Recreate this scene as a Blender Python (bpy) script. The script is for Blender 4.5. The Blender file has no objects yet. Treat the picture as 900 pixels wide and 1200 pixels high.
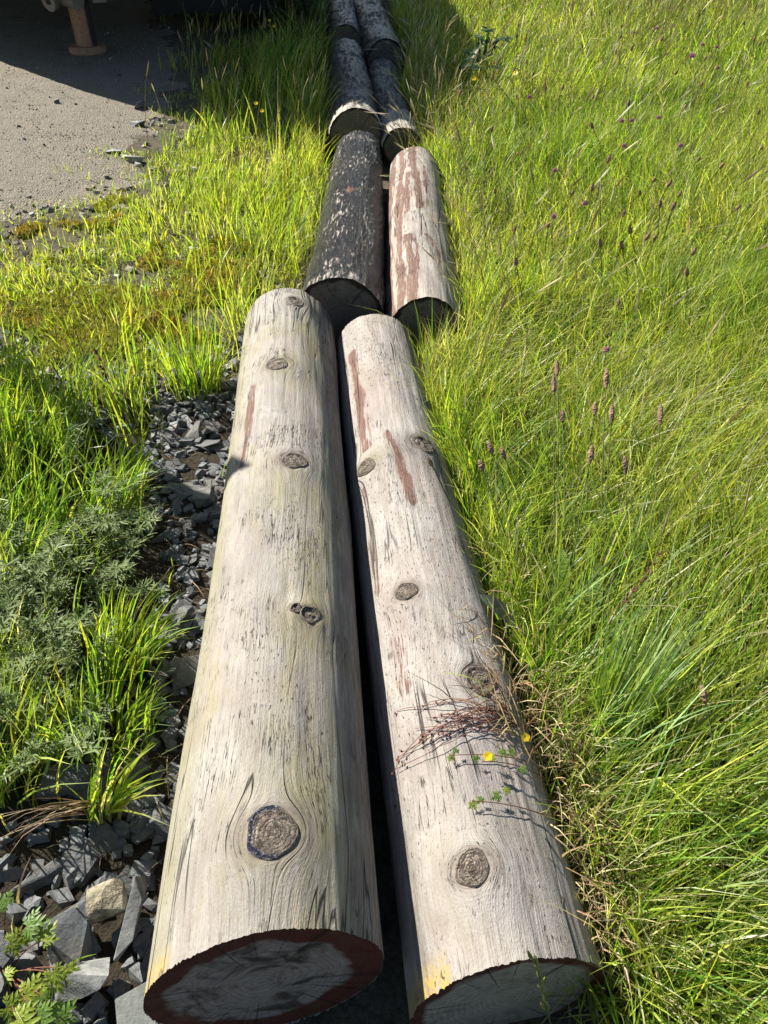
import bpy, bmesh, math, random
import numpy as np
from mathutils import Vector, Matrix
rng = np.random.default_rng(7); random.seed(7)
C = bpy.context.scene.collection
scene = bpy.context.scene
R_ = math.radians

# ------------------------------------------------------------------ helpers
def vnoise(x, y, s=0):
    """smooth value noise in 0..1 on numpy arrays"""
    x = np.asarray(x, float); y = np.asarray(y, float)
    xi = np.floor(x).astype(np.int64); yi = np.floor(y).astype(np.int64)
    fx = x - xi; fy = y - yi
    fx = fx*fx*(3-2*fx); fy = fy*fy*(3-2*fy)
    def h(a, b):
        n = (a*374761393 + b*668265263 + s*982451653) & 0x7fffffff
        n = ((n ^ (n >> 13))*1274126177) & 0x7fffffff
        return ((n ^ (n >> 16)) & 0xffff)/65535.0
    a = h(xi, yi); b = h(xi+1, yi); c = h(xi, yi+1); d = h(xi+1, yi+1)
    return (a*(1-fx)+b*fx)*(1-fy) + (c*(1-fx)+d*fx)*fy
def fbm(x, y, s=0, o=3):
    v = 0; a = .5; t = 0
    for k in range(o):
        v = v + a*vnoise(np.asarray(x)*2**k, np.asarray(y)*2**k, s+k*17); t += a; a *= .5
    return v/t
def sstep(a, b, x):
    t = np.clip((np.asarray(x, float)-a)/(b-a), 0, 1); return t*t*(3-2*t)

def tag(o, label=None, cat=None, group=None, kind=None):
    if label: o['label'] = label
    if cat: o['category'] = cat
    if group: o['group'] = group
    if kind: o['kind'] = kind
    return o
def fmesh(name, V, F, smooth=False):
    V = np.ascontiguousarray(V, np.float32); F = np.ascontiguousarray(F, np.int32)
    me = bpy.data.meshes.new(name); k = F.shape[1]
    me.vertices.add(len(V)); me.vertices.foreach_set('co', V.ravel())
    me.loops.add(F.size); me.loops.foreach_set('vertex_index', F.ravel())
    me.polygons.add(len(F)); me.polygons.foreach_set('loop_start', np.arange(0, F.size, k, dtype=np.int32))
    me.polygons.foreach_set('loop_total', np.full(len(F), k, np.int32))
    me.polygons.foreach_set('use_smooth', np.full(len(F), smooth, bool))
    me.update(calc_edges=True); return me
def fattr(me, name, arr, typ='FLOAT'):
    a = me.attributes.new(name, typ, 'POINT'); arr = np.ascontiguousarray(arr, np.float32)
    a.data.foreach_set({'FLOAT': 'value', 'FLOAT_VECTOR': 'vector', 'FLOAT_COLOR': 'color'}[typ], arr.ravel())
def link(name, me, mat, parent=None, loc=None):
    """link a mesh given in world coordinates; its origin goes to loc, or to its parent's base"""
    o = bpy.data.objects.new(name, me); C.objects.link(o)
    if mat: me.materials.append(mat)
    base = parent['_b'] if parent is not None else loc
    if base is not None: me.transform(Matrix.Translation(-Vector(base)))
    if parent is not None: o.parent = parent; o['_b'] = list(parent['_b'])
    else:
        if loc is not None: o.location = loc
        o['_b'] = list(loc) if loc is not None else [0, 0, 0]
    return o
def empty(name, loc, label, cat, group=None):
    o = bpy.data.objects.new(name, None); C.objects.link(o); o.location = loc; o['_b'] = list(loc)
    o.empty_display_size = .05
    return tag(o, label, cat, group)
def copy_tree(o, parent=None):
    c = o.copy(); C.objects.link(c)
    if parent is not None: c.parent = parent
    for ch in list(o.children): copy_tree(ch, c)
    return c

class NT:
    def __init__(s, name):
        s.m = bpy.data.materials.new(name); s.m.use_nodes = True; s.t = s.m.node_tree; s.t.nodes.clear()
    def n(s, typ, props=None, out=0, **ins):
        d = s.t.nodes.new('ShaderNode'+typ)
        for k, v in (props or {}).items(): setattr(d, k, v)
        for k, v in ins.items():
            key = int(k[1:]) if k[0] == 'i' and k[1:].isdigit() else k.replace('_', ' ')
            s.put(d.inputs[key], v)
        return d.outputs[out] if out is not None else d
    def put(s, sock, v):
        if isinstance(v, bpy.types.NodeSocket): s.t.links.new(v, sock)
        elif isinstance(v, (tuple, list)):
            sock.default_value = (*v, 1) if (sock.type == 'RGBA' and len(v) == 3) else v
        else: sock.default_value = v
    def attr(s, name, out='Fac'):
        d = s.t.nodes.new('ShaderNodeAttribute'); d.attribute_name = name; return d.outputs[out]
    def math(s, op, a, b=0.0, c=0.0):
        return s.n('Math', {'operation': op}, i0=a, i1=b, i2=c)
    def mul(s, a, b): return s.math('MULTIPLY', a, b)
    def scale(s, vec, v):
        return s.n('VectorMath', {'operation': 'MULTIPLY'}, i0=vec, i1=v)
    def noise(s, vec, sc=1., det=3., rough=.55, dist=0.):
        return s.n('TexNoise', None, 0, Vector=vec, Scale=sc, Detail=det, Roughness=rough, Distortion=dist)
    def ramp(s, f, *stops):
        d = s.t.nodes.new('ShaderNodeValToRGB'); e = d.color_ramp.elements
        while len(e) < len(stops): e.new(.5)
        for q, (p, c) in zip(e, stops):
            q.position = p; q.color = (c, c, c, 1) if isinstance(c, (int, float)) else (*c, 1)
        s.put(d.inputs[0], f); return d.outputs[0]
    def mix(s, f, a, b, bt='MIX'):
        d = s.t.nodes.new('ShaderNodeMix'); d.data_type = 'RGBA'; d.blend_type = bt
        s.put(d.inputs[0], f); s.put(d.inputs[6], a); s.put(d.inputs[7], b); return d.outputs[2]
    def bump(s, h, st=.5, d=.01, nrm=None):
        k = dict(Strength=st, Distance=d, Height=h)
        if nrm is not None: k['Normal'] = nrm
        return s.n('Bump', None, 0, **k)
    def pbr(s, col, rough=.6, spec=.4, normal=None, **kw):
        d = s.n('BsdfPrincipled', None, None, Base_Color=col, Roughness=rough, **kw)
        d.inputs['Specular IOR Level'].default_value = spec
        if normal is not None: s.put(d.inputs['Normal'], normal)
        return d.outputs[0]
    def done(s, sh):
        o = s.t.nodes.new('ShaderNodeOutputMaterial'); s.t.links.new(sh, o.inputs[0]); return s.m
    def obj(s): return s.n('TexCoord', None, 3)
    def pos(s): return s.n('NewGeometry', None, 0)
    def rnd(s): return s.n('ObjectInfo', None, 'Random')

# ------------------------------------------------------------------ camera, light, world
CAMH, PITCH = 1.6, 41.6
cd = bpy.data.cameras.new('camera'); cam = bpy.data.objects.new('camera', cd); C.objects.link(cam)
cd.sensor_fit = 'VERTICAL'; cd.angle = 2*math.atan(600/901); cd.clip_end = 2000; cd.clip_start = .02
cam.location = (0, 0, CAMH); cam.rotation_euler = (R_(90-PITCH), 0, 0); scene.camera = cam

SUN_EL, SUN_AZ = 36.5, 50.            # azimuth to the left of straight ahead (+Y)
S = Vector((-math.sin(R_(SUN_AZ))*math.cos(R_(SUN_EL)), math.cos(R_(SUN_AZ))*math.cos(R_(SUN_EL)), math.sin(R_(SUN_EL))))
ld = bpy.data.lights.new('sun', 'SUN'); ld.energy = 5.0; ld.angle = R_(.53); ld.color = (1, .95, .86)
lo = bpy.data.objects.new('sun', ld); C.objects.link(lo); lo.rotation_euler = S.to_track_quat('Z', 'Y').to_euler(); lo.location = S*30
w = bpy.data.worlds.new('World'); scene.world = w; w.use_nodes = True
nt = w.node_tree; bg = nt.nodes['Background']; sk = nt.nodes.new('ShaderNodeTexSky'); sk.sky_type = 'NISHITA'; sk.sun_disc = False
sk.sun_elevation = R_(SUN_EL); sk.sun_rotation = R_(-SUN_AZ); sk.dust_density = .6
nt.links.new(sk.outputs[0], bg.inputs[0]); bg.inputs[1].default_value = .05
vs = scene.view_settings; vs.view_transform = 'Standard'; vs.look = 'None'; vs.exposure = 1.15; vs.gamma = 1
scene.cycles.max_bounces = 5; scene.cycles.diffuse_bounces = 2; scene.cycles.glossy_bounces = 2
scene.cycles.transmission_bounces = 4; scene.cycles.transparent_max_bounces = 4
scene.cycles.use_denoising = True

# ------------------------------------------------------------------ terrain
GY = [-2, 3.4, 3.7, 3.95, 4.3, 4.5, 5.1, 5.74, 6.4, 8.5, 10.9, 16]
GX = [-9, -6, -2.7, -2.03, -1.84, -1.60, -1.49, -1.55, -1.52, -1.98, -2.65, -4.5]
def gravel_x(y): return np.interp(y, GY, GX)
def row_x(y, side):
    """x of the outer side of the left (-1) or right (+1) row at y"""
    if side < 0: return np.interp(y, [.4, 2.69, 2.74, 4.78, 5.13, 7.4, 8.0, 11], [-.385, -.532, -.345, -.287, -.346, -.468, -.495, -.68])
    return np.interp(y, [.4, 2.6, 2.66, 4.53, 5.05, 6.94, 7.24, 10.4], [.375, .113, .305, .31, .234, .11, .178, -.05])
def gz(x, y):
    x = np.asarray(x, float); y = np.asarray(y, float)
    z = (fbm(x*1.3, y*1.3, 3)-.5)*.05 + (fbm(x*5, y*5, 9)-.5)*.018
    flat = sstep(.25, -.25, x-gravel_x(y))               # the track is smoother
    z = z*(1-.75*flat)
    near = np.exp(-((x+.05)/.5)**2)
    z = z*(1-near*.7) - .01*near
    z += .03*sstep(.35, 1.6, x) + .075*sstep(-.03, .10, x-row_x(y, 1))
    return z
def axis_nonuni(lo, hi, a, b, n):
    core = np.linspace(a, b, n)
    left = a-np.geomspace(.05, a-lo, 24)[::-1]; right = b+np.geomspace(.05, hi-b, 24)
    return np.concatenate([left, core, right])
gx_ = axis_nonuni(-400, 400, -5, 6, 300); gy_ = axis_nonuni(-400, 400, 0, 14, 360)
X, Y = np.meshgrid(gx_, gy_); Z = gz(X, Y)
V = np.stack([X, Y, Z], -1).reshape(-1, 3)
def gridF(nr, nc, wrap=False):
    r = np.arange(nr-1)[:, None]; c = np.arange(nc if wrap else nc-1)[None]; c2 = (c+1) % nc
    return np.stack([r*nc+c, r*nc+c2, (r+1)*nc+c2, (r+1)*nc+c], -1).reshape(-1, 4)
me = fmesh('ground', V, gridF(len(gy_), len(gx_)), True)
fattr(me, 'humus_shade', (np.clip(sstep(2.55, 2.3, Y)*sstep(-.2, -.4, X)+np.exp(-(((X+1.5)/.35)**2+((Y-2.6)/.3)**2))+sstep(-.05, .05, X-row_x(Y, 1))*.7+sstep(7.2, 8.2, Y)*sstep(.2, .7, X-gravel_x(Y)), 0, 1)).ravel())  # dark humus at left; far verge term paints the trailer's shade into the soil

m = NT('soil'); P = m.pos()
c1 = m.ramp(m.noise(P, 14, 5, .65), (.32, (.045, .037, .025)), (.52, (.12, .10, .068)), (.68, (.20, .17, .12)))
c2 = m.ramp(m.noise(P, 90, 3, .6), (.35, (.04, .036, .022)), (.65, (.17, .145, .10)))
col = m.mix(.5, c1, c2); col = m.mix(m.mul(m.attr('humus_shade'), .85), col, m.mix(m.noise(P, 60, 4), (.015, .012, .008), (.055, .043, .028)))
MAT_SOIL = m.done(m.pbr(col, .9, .15, m.bump(m.noise(P, 70, 5, .7), .9, .02)))
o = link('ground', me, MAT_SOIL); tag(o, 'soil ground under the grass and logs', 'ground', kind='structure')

m = NT('gravel'); P = m.pos()
vo = m.n('TexVoronoi', None, None, Vector=P, Scale=95., Randomness=1.)
peb = m.ramp(m.n('SeparateColor', None, 0, Color=vo.outputs['Color']), (0, (.15, .13, .10)), (.35, (.23, .20, .15)), (.75, (.28, .245, .185)), (1, (.42, .38, .30)))
fine = m.ramp(m.noise(P, 260, 3, .7), (.3, (.13, .115, .088)), (.7, (.32, .28, .21)))
big = m.noise(P, 1.7, 4, .6)
col = m.mix(.5, peb, fine)
col = m.mix(m.ramp(big, (.4, 0), (.7, .55)), col, (.22, .185, .13))
col = m.mix(m.ramp(m.noise(P, 6, 4, .7), (.5, 0), (.72, .45)), col, (.10, .09, .07))
h = m.math('ADD', m.mul(vo.outputs['Distance'], -.8), m.mul(m.noise(P, 40, 5, .7), .9))
MAT_GRAVEL = m.done(m.pbr(col, .85, .25, m.bump(h, 1., .018)))
ys = np.concatenate([np.linspace(3.5, 13, 1000), np.linspace(13.1, 30, 60)]); us = np.linspace(0, 1, 60)**1.6
edge = gravel_x(ys)+.35+(fbm(ys*2.2, ys*0, 31)-.5)*.55+(fbm(ys*9, ys*0+4, 35)-.5)*.22
edge = np.where(ys > 16, -4.5-(ys-16)*.3, edge)
GXX = edge[:, None]-us[None]*(14+0*edge[:, None]); GYY = np.repeat(ys[:, None], len(us), 1)
GZZ = gz(GXX, GYY)+.004-.035*sstep(.1, -.55, gravel_x(GYY)-.15-GXX+.0)*0+np.where(1, (sstep(-.45, .25, gravel_x(GYY)-GXX)-1)*.035+(fbm(GXX*3.5, GYY*3.5, 47)-.5)*.05*sstep(.5, -.2, gravel_x(GYY)-GXX), 0)+(fbm(GXX*7, GYY*7, 44)-.45)*.02*np.minimum(1, us[None]*8)
me = fmesh('gravel_track', np.stack([GXX, GYY, GZZ], -1).reshape(-1, 3), gridF(len(ys), len(us))[:, ::-1], True)
tag(link('gravel_track', me, MAT_GRAVEL), 'pale compacted gravel track beside the logs', 'track', kind='structure')

# ------------------------------------------------------------------ logs
def log_frame(A, B):
    A = np.array(A, float); B = np.array(B, float); L = np.linalg.norm(B-A); ax = (B-A)/L
    e1 = np.cross(ax, [0, 0, 1]); e1 /= np.linalg.norm(e1); e2 = np.cross(e1, ax)
    return A, ax, L, e1, e2
def polymask(phi, v, pts, wid, R, seed, soft=.011, rag=1.1):
    """strip along a polyline given in (degrees, metres), width in metres, ragged"""
    best = np.full(phi.shape, 9.)
    for (p0, v0), (p1, v1) in zip(pts[:-1], pts[1:]):
        a0, a1 = math.radians(p0)*R, math.radians(p1)*R
        dx, dy = a1-a0, v1-v0; q = dx*dx+dy*dy+1e-9
        t = np.clip(((phi*R-a0)*dx+(v-v0)*dy)/q, 0, 1)
        best = np.minimum(best, np.hypot(phi*R-a0-t*dx, v-v0-t*dy))
    ww = wid*(1+rag*(fbm(phi*R*60, v*7, seed)-.5)*2)
    return sstep(ww+soft, ww-soft, best)
class Log: pass
def make_log(name, A, B, ra, rb, label, group, mat, matend, knots=(), nu=120, nv=160, seed=1, masks=None, tilt=0., wob=.009, fray=.0035, bark=0., bow=.007, skew=0.):
    g = Log(); A, ax, L, e1, e2 = log_frame(A, B); g.A, g.ax, g.L, g.e1, g.e2, g.ra, g.rb = A, ax, L, e1, e2, ra, rb
    phi = np.linspace(0, 2*math.pi, nu, endpoint=False)[None]; v = np.linspace(0, L, nv)[:, None]
    phi = np.repeat(phi, nv, 0); v = np.repeat(v, nu, 1)
    Rm = (ra+rb)/2
    def radius(phi, v):
        r = ra+(rb-ra)*v/L
        cx, cy = np.cos(phi)*1.3, np.sin(phi)*1.3
        r = r+wob*(fbm(cx+v*1.1+50, cy+seed*3+20, seed)-.5)*2.4 + .0035*(fbm(phi/math.pi*40, v*3.0, seed+5)-.5)*np.minimum(1, np.abs(((phi+1.2) % (2*math.pi)))*4)
        if bark: r = r+bark*(fbm(np.cos(phi)*Rm*26+40, np.sin(phi)*Rm*26+v*9+60, seed+31, 4)-.5)*np.clip(v/.02, .2, 1)
        for (pd, kv, kr) in knots:
            d = ((phi-math.radians(pd)+math.pi) % (2*math.pi)-math.pi)*Rm
            q = np.hypot(d, v-kv)/kr
            r = r+.013*(kr/.04)*np.exp(-(q/2.2)**2) - .006*np.exp(-(q/.95)**4)
        return r
    def surf(phi, v, off=0., end=0.):
        r = radius(phi, v)+off
        vv = v+end+(tilt*np.sin(phi)+skew*np.cos(phi))*r*np.clip(1-v/.3, 0, 1)
        return A+ax*vv[..., None]+(np.cos(phi)*r+bow*np.sin(v/L*math.pi)*(1 if seed % 2 else -1))[..., None]*e1+(np.sin(phi)*r)[..., None]*e2
    g.surf, g.radius = surf, radius
    fr = np.zeros_like(v)
    fr[0] = -fray*np.clip(vnoise(phi[0]*Rm*320, phi[0]*0, seed+2)*1.6-.5, 0, 1)*(.4+vnoise(phi[0]*5, phi[0]*0+3, seed))
    fr[-1] = -fr[0]
    Pn = surf(phi, v, 0., fr)
    me = fmesh(name, Pn.reshape(-1, 3), gridF(nv, nu, True)[:, ::-1], True)
    ps = ((phi+math.pi/2) % (2*math.pi)-math.pi)*Rm         # seam underneath
    gy = ps.copy(); kd = np.full(phi.shape, 9.)
    for (pd, kv, kr) in knots:
        d = ((phi-math.radians(pd)+math.pi) % (2*math.pi)-math.pi)*Rm
        q2 = (d*d+(v-kv)**2)/(kr*kr)
        gy = gy-d*np.minimum(1, 1/np.maximum(q2, .3))*np.exp(-q2/30)
        kd = np.minimum(kd, np.sqrt(q2))
    gv = v+.03*(fbm(ps*4, v*1.5, seed+8)-.5)
    gy = gy+.02*(fbm(ps*3+9, v*1.6, seed+11)-.5)+v*.02
    fattr(me, 'grain', np.stack([gy, gv, ps*0+seed], -1).reshape(-1, 3), 'FLOAT_VECTOR')
    fattr(me, 'knotd', kd.ravel())
    mk = masks(phi, v, Rm, L) if masks else {}
    for k in ('red', 'moss', 'yellow', 'worn', 'dark'):
        fattr(me, k, np.broadcast_to(mk.get(k, 0.), phi.shape).ravel())
    base = tuple(float(q) for q in (A*[1, 1, 0]))
    o = link(name, me, mat, loc=base); tag(o, label, 'log', group); g.o = o
    # sawn ends: slightly uneven discs set just inside the rim
    for side in (0, 1):
        nr = 40; vv = 0.0 if side == 0 else L
        rr = np.linspace(0.0, 1, nr)[:, None]; pp = phi[0][None]
        r = radius(pp, pp*0+vv)*.997*rr
        dep = (.0035*(fbm(np.cos(pp)*rr*7+30, np.sin(pp)*rr*7+30, seed+side)-.5)*(1-rr**8)+.002*(1-rr**6)) * (1 if side == 0 else -1)
        if side == 0: dep = dep+(tilt*np.sin(pp)+skew*np.cos(pp))*r
        Q = A+ax*(vv+dep)[..., None]+(np.cos(pp)*r)[..., None]*e1+(np.sin(pp)*r)[..., None]*e2
        F = gridF(nr, nu, True)
        me2 = fmesh('cut_end', Q.reshape(-1, 3), F if side == 1 else F[:, ::-1], True)
        fattr(me2, 'face', np.stack([np.cos(pp)*rr, np.sin(pp)*rr, rr+0*pp], -1).reshape(-1, 3), 'FLOAT_VECTOR')
        link('cut_end', me2, matend, o)
    for i, (pd, kv, kr) in enumerate(knots):
        nk, nrk = 40, 22
        th = np.linspace(0, 2*math.pi, nk, endpoint=False)[None]; rr = np.linspace(0, 1, nrk)[:, None]
        out = 1+.07*np.sin(th*2+i)+.05*np.sin(th*3+i*2.1)+.02*np.sin(th*5+i)+.10*np.exp(-(((th+1.57+3.1416) % 6.2832-3.1416)/.35)**2)
        du = kr*rr*out*np.cos(th); dv = kr*rr*out*np.sin(th)*1.08
        off = .0016+.002*np.exp(-((rr-.80)/.12)**2)-.0052*sstep(.86, 1., rr)
        off = off+.006*(fbm(du*110+7, dv*110+i*9, 70+i)-.5)*(1-rr**4)
        Q = surf(math.radians(pd)+du/Rm, kv+dv, off+0*th)
        F = gridF(nrk, nk, True)
        me2 = fmesh('knot', Q.reshape(-1, 3), F, True)
        fattr(me2, 'face', np.stack([np.cos(th)*rr, np.sin(th)*rr, rr+0*th], -1).reshape(-1, 3), 'FLOAT_VECTOR')
        link('knot', me2, MAT_KNOT if (i, name) not in RESIN else MAT_RESIN, o)
    return g
RESIN = set()

def wood_mat(name, light=(.375, .352, .315), mid=(.29, .265, .23), dark=(.15, .125, .10), pits=.5, crack=.5, pink=.3, olive=.2):
    m = NT(name); G = m.attr('grain', 'Vector')
    g1 = m.noise(m.scale(G, (130, 5, 1)), 1, 6, .68)
    g2 = m.noise(m.scale(G, (430, 17, 1)), 1, 4, .65)
    iso = m.noise(m.scale(G, (330, 150, 1)), 1, 4, .7)
    mot = m.noise(m.scale(G, (17, 8, 3)), 1, 5, .62)
    st = m.noise(m.scale(G, (6, 2.6, 1)), 1, 4, .6)
    col = m.mix(m.ramp(g1, (.34, 0), (.58, 1)), mid, light)
    col = m.mix(m.ramp(mot, (.33, .5), (.48, 0)), col, (.25, .215, .175))
    col = m.mix(m.ramp(mot, (.53, 0), (.68, .6)), col, (.49, .47, .43))
    col = m.mix(m.ramp(m.noise(m.scale(G, (5, 2.2, 31)), 1, 6, .7), (.46, 0), (.62, .45)), col, (.215, .19, .165))
    col = m.mix(m.ramp(st, (.42, 0), (.68, pink)), col, (.33, .245, .205))
    col = m.mix(m.ramp(g2, (.34, .5), (.45, 0)), col, dark)
    col = m.mix(m.ramp(iso, (.34, .35), (.48, 0)), col, dark)
    col = m.mix(m.ramp(m.noise(m.scale(G, (11, 4, 17)), 1, 5, .65), (.52, 0), (.66, .5)), col, (.27, .235, .235))
    col = m.mix(m.ramp(m.noise(m.scale(G, (9, 3, 23)), 1, 5, .65), (.52, 0), (.66, olive)), col, (.31, .27, .15))
    # swirl lines round the knots
    k = m.attr('knotd'); kn = m.math('ADD', k, m.mul(m.math('SUBTRACT', mot, .5), 1.6))
    ring = m.math('SINE', m.math('ADD', m.mul(k, 30.), m.mul(g1, 16.)))
    rm = m.mul(m.mul(m.ramp(ring, (.35, 1), (.8, 0)), m.ramp(m.math('DIVIDE', kn, 6.), (.15, .32), (.36, 0))), m.ramp(iso, (.4, .3), (.6, 1)))
    col = m.mix(rm, col, (.13, .10, .075))
    col = m.mix(m.mul(m.ramp(m.math('DIVIDE', kn, 3.), (.30, .6), (.5, 0)), m.ramp(iso, (.35, .4), (.6, 1))), col, (.17, .125, .09))
    # moss and algae, then dark marks and the painted flank shade
    mo = m.mul(m.attr('moss'), m.ramp(m.noise(m.scale(G, (38, 9, 2)), 1, 6, .75), (.32, .1), (.62, 1)))
    col = m.mix(m.mul(mo, .58), col, (.24, .22, .075))
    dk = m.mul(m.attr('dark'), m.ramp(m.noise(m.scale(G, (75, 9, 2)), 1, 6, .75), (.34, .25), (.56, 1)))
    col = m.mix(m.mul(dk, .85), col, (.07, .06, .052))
    # old red and yellow paint
    pn_ = m.noise(m.scale(G, (260, 12, 2)), 1, 6, .75)
    pr = m.ramp(m.math('ADD', m.attr('red'), m.mul(m.math('SUBTRACT', pn_, .5), 3.4)), (.52, 0), (.80, 1))
    col = m.mix(m.mul(pr, .85), col, m.ramp(g1, (.34, (.075, .032, .02)), (.62, (.18, .075, .048))))
    py = m.mul(m.attr('yellow'), m.ramp(m.noise(m.scale(G, (120, 60, 2)), 1, 5, .7), (.38, .1), (.58, 1)))
    col = m.mix(m.mul(py, .8), col, (.45, .31, .06))
    # checks (fine cracks), pits and one long drying split
    cn = m.noise(m.scale(G, (290, 10, 1)), 1, 3, .6)
    cl = m.noise(m.scale(G, (6, 2.8, 7)), 1, 3, .6)
    ck = m.mul(m.ramp(cn, (.325, 1), (.352, 0)), m.ramp(cl, (.60-.22*crack, 0), (.70-.22*crack, 1)))
    c2 = m.math('ABSOLUTE', m.math('SUBTRACT', m.noise(m.scale(G, (80, 4.5, 9)), 1, 3, .6), .5))
    ck2 = m.mul(m.ramp(c2, (.006, 1), (.012, 0)), m.ramp(m.noise(m.scale(G, (9, 5, 4)), 1, 3, .6), (.60-.16*crack, 0), (.66-.16*crack, 1)))
    pn = m.noise(m.scale(G, (210, 62, 1)), 1, 3, .6)
    pl = m.math('ADD', m.noise(m.scale(G, (7, 3.5, 3)), 1, 3, .6), m.mul(m.attr('worn'), .16))
    pt = m.mul(m.ramp(pn, (.345, 1), (.372, 0)), m.ramp(pl, (.62-.24*pits, 0), (.72-.24*pits, 1)))
    hole = m.math('MAXIMUM', m.math('MAXIMUM', ck, ck2), pt)
    wv = m.math('ABSOLUTE', m.math('SUBTRACT', m.noise(m.scale(G, (10, .5, 5)), 1, 4, .5), .5))
    sp = m.mul(m.ramp(wv, (.0025, 1), (.006, 0)), m.ramp(m.noise(m.scale(G, (3, 1.7, 11)), 1, 2), (.50, 0), (.56, 1)))
    hole = m.math('MAXIMUM', hole, sp)
    col = m.mix(m.mul(hole, .9), col, (.024, .019, .016))
    h = m.math('ADD', m.math('ADD', m.mul(g1, .5), m.mul(g2, .4)), m.mul(iso, .35))
    h = m.math('SUBTRACT', h, m.mul(hole, 1.0)); h = m.math('SUBTRACT', h, m.mul(rm, .4)); h = m.math('ADD', h, m.mul(mot, .8))
    return m.done(m.pbr(col, .75, .25, m.bump(h, .85, .006)))

def tar_mat(name, flake=.5, worn_col=(.50, .45, .385), blue=(.004, .005, .008), fs=1., fcol=None):
    m = NT(name); G = m.scale(m.attr('grain', 'Vector'), (fs, fs, 1))
    g1 = m.noise(m.scale(G, (90, 10, 1)), 1, 5, .65)
    base = m.mix(m.ramp(m.noise(m.scale(G, (14, 5, 2)), 1, 4, .6), (.4, 0), (.65, 1)), blue, (.009, .007, .006))
    base = m.mix(m.ramp(m.noise(m.scale(G, (36, 10, 4)), 1, 5, .7), (.52, 0), (.66, .7)), base, (.022, .012, .009))
    f1 = m.noise(m.scale(G, (95, 15, 1)), 1, 6, .72, .5)
    f2 = m.noise(m.scale(G, (10, 4, 3)), 1, 3, .5)
    th = .64-.15*flake
    fl = m.ramp(m.math('ADD', m.mul(f1, .72), m.mul(f2, .28)), (th, 0), (th+.03, 1))
    wn = m.attr('worn')
    wf = m.ramp(m.math('ADD', f1, m.mul(wn, .30)), (.62, 0), (.70, 1)); wf = m.mul(wf, m.ramp(wn, (.0, 0), (.15, 1)))
    fl0 = fl; fl = m.math('MAXIMUM', fl, wf)
    fc = m.ramp(g1, (.38, tuple(q*.5 for q in worn_col)), (.56, worn_col))
    if fcol: fc = m.mix(wf, m.mix(g1, tuple(q*.4 for q in fcol), fcol), fc)
    col = m.mix(m.mul(fl, .92), base, fc)
    pr = m.ramp(m.math('ADD', m.attr('red'), m.mul(m.math('SUBTRACT', f1, .5), 2.)), (.5, 0), (.65, 1))
    col = m.mix(m.mul(pr, .8), col, m.mix(m.ramp(g1, (.4, 0), (.6, 1)), (.12, .04, .03), (.36, .17, .12)))
    mo = m.mul(m.attr('moss'), m.ramp(f2, (.4, 0), (.6, 1)))
    col = m.mix(m.mul(mo, .6), col, (.055, .068, .04))
    rough = m.mix(fl, (.33, .33, .33), (.75, .75, .75))
    h = m.math('ADD', m.mul(f1, .9), m.math('ADD', m.mul(g1, .5), m.mul(fl, -.5)))
    return m.done(m.pbr(col, rough, .22, m.bump(h, 1., .016)))

def end_mat(name, rim=(.11, .028, .016), heart=(.30, .29, .29), stain=.5, rimw=.80, off=(0, 0, 0), dk=.6):
    m = NT(name); Fv = m.attr('face', 'Vector')
    Fo = m.n('VectorMath', {'operation': 'ADD'}, i0=Fv, i1=off)
    sep = m.n('SeparateXYZ', None, None, i0=Fo)
    r = m.math('SQRT', m.math('ADD', m.math('POWER', sep.outputs[0], 2.), m.math('POWER', sep.outputs[1], 2.)))
    big = m.noise(Fv, 2.6, 4, .6, .8); fin = m.noise(Fv, 26, 4, .65)
    rw = m.math('ADD', r, m.mul(m.math('SUBTRACT', m.noise(Fv, 3.2, 3, .5), .5), .28))
    rings = m.math('SINE', m.math('ADD', m.mul(rw, 95.), m.mul(big, 5.)))
    col = m.mix(m.ramp(rings, (.2, .0), (.9, .55)), heart, tuple(q*.55 for q in heart))
    saw = m.noise(m.scale(Fv, (9, 70, 1)), 1, 3, .6)
    col = m.mix(m.ramp(saw, (.42, .4), (.6, 0)), col, tuple(q*.55 for q in heart))
    col = m.mix(m.mul(m.ramp(big, (.47, 0), (.62, 1)), stain), col, (.035, .024, .02))
    rim_f = m.ramp(rw, (rimw-.035, 0), (rimw+.035, 1))
    col = m.mix(m.mul(rim_f, .93), col, m.mix(fin, tuple(q*.5 for q in rim), rim))
    # radial checks
    ang = m.math('ARCTAN2', sep.outputs[1], sep.outputs[0])
    an = m.n('TexNoise', {'noise_dimensions': '1D'}, 0, W=m.math('ADD', m.mul(ang, 3.2), m.mul(fin, .1)), Scale=1., Detail=4.)
    ck = m.mul(m.ramp(m.math('ABSOLUTE', m.math('SUBTRACT', an, .5)), (.002, 1), (.006, 0)), m.ramp(r, (.3, 0), (.6, 1)))
    col = m.mix(m.mul(ck, .7), col, (.02, .015, .012))
    h = m.math('SUBTRACT', m.math('ADD', m.mul(saw, .5), m.mul(rings, .15)), ck)
    return m.done(m.pbr(col, .8, .2, m.bump(h, .6, .004)))

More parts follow.
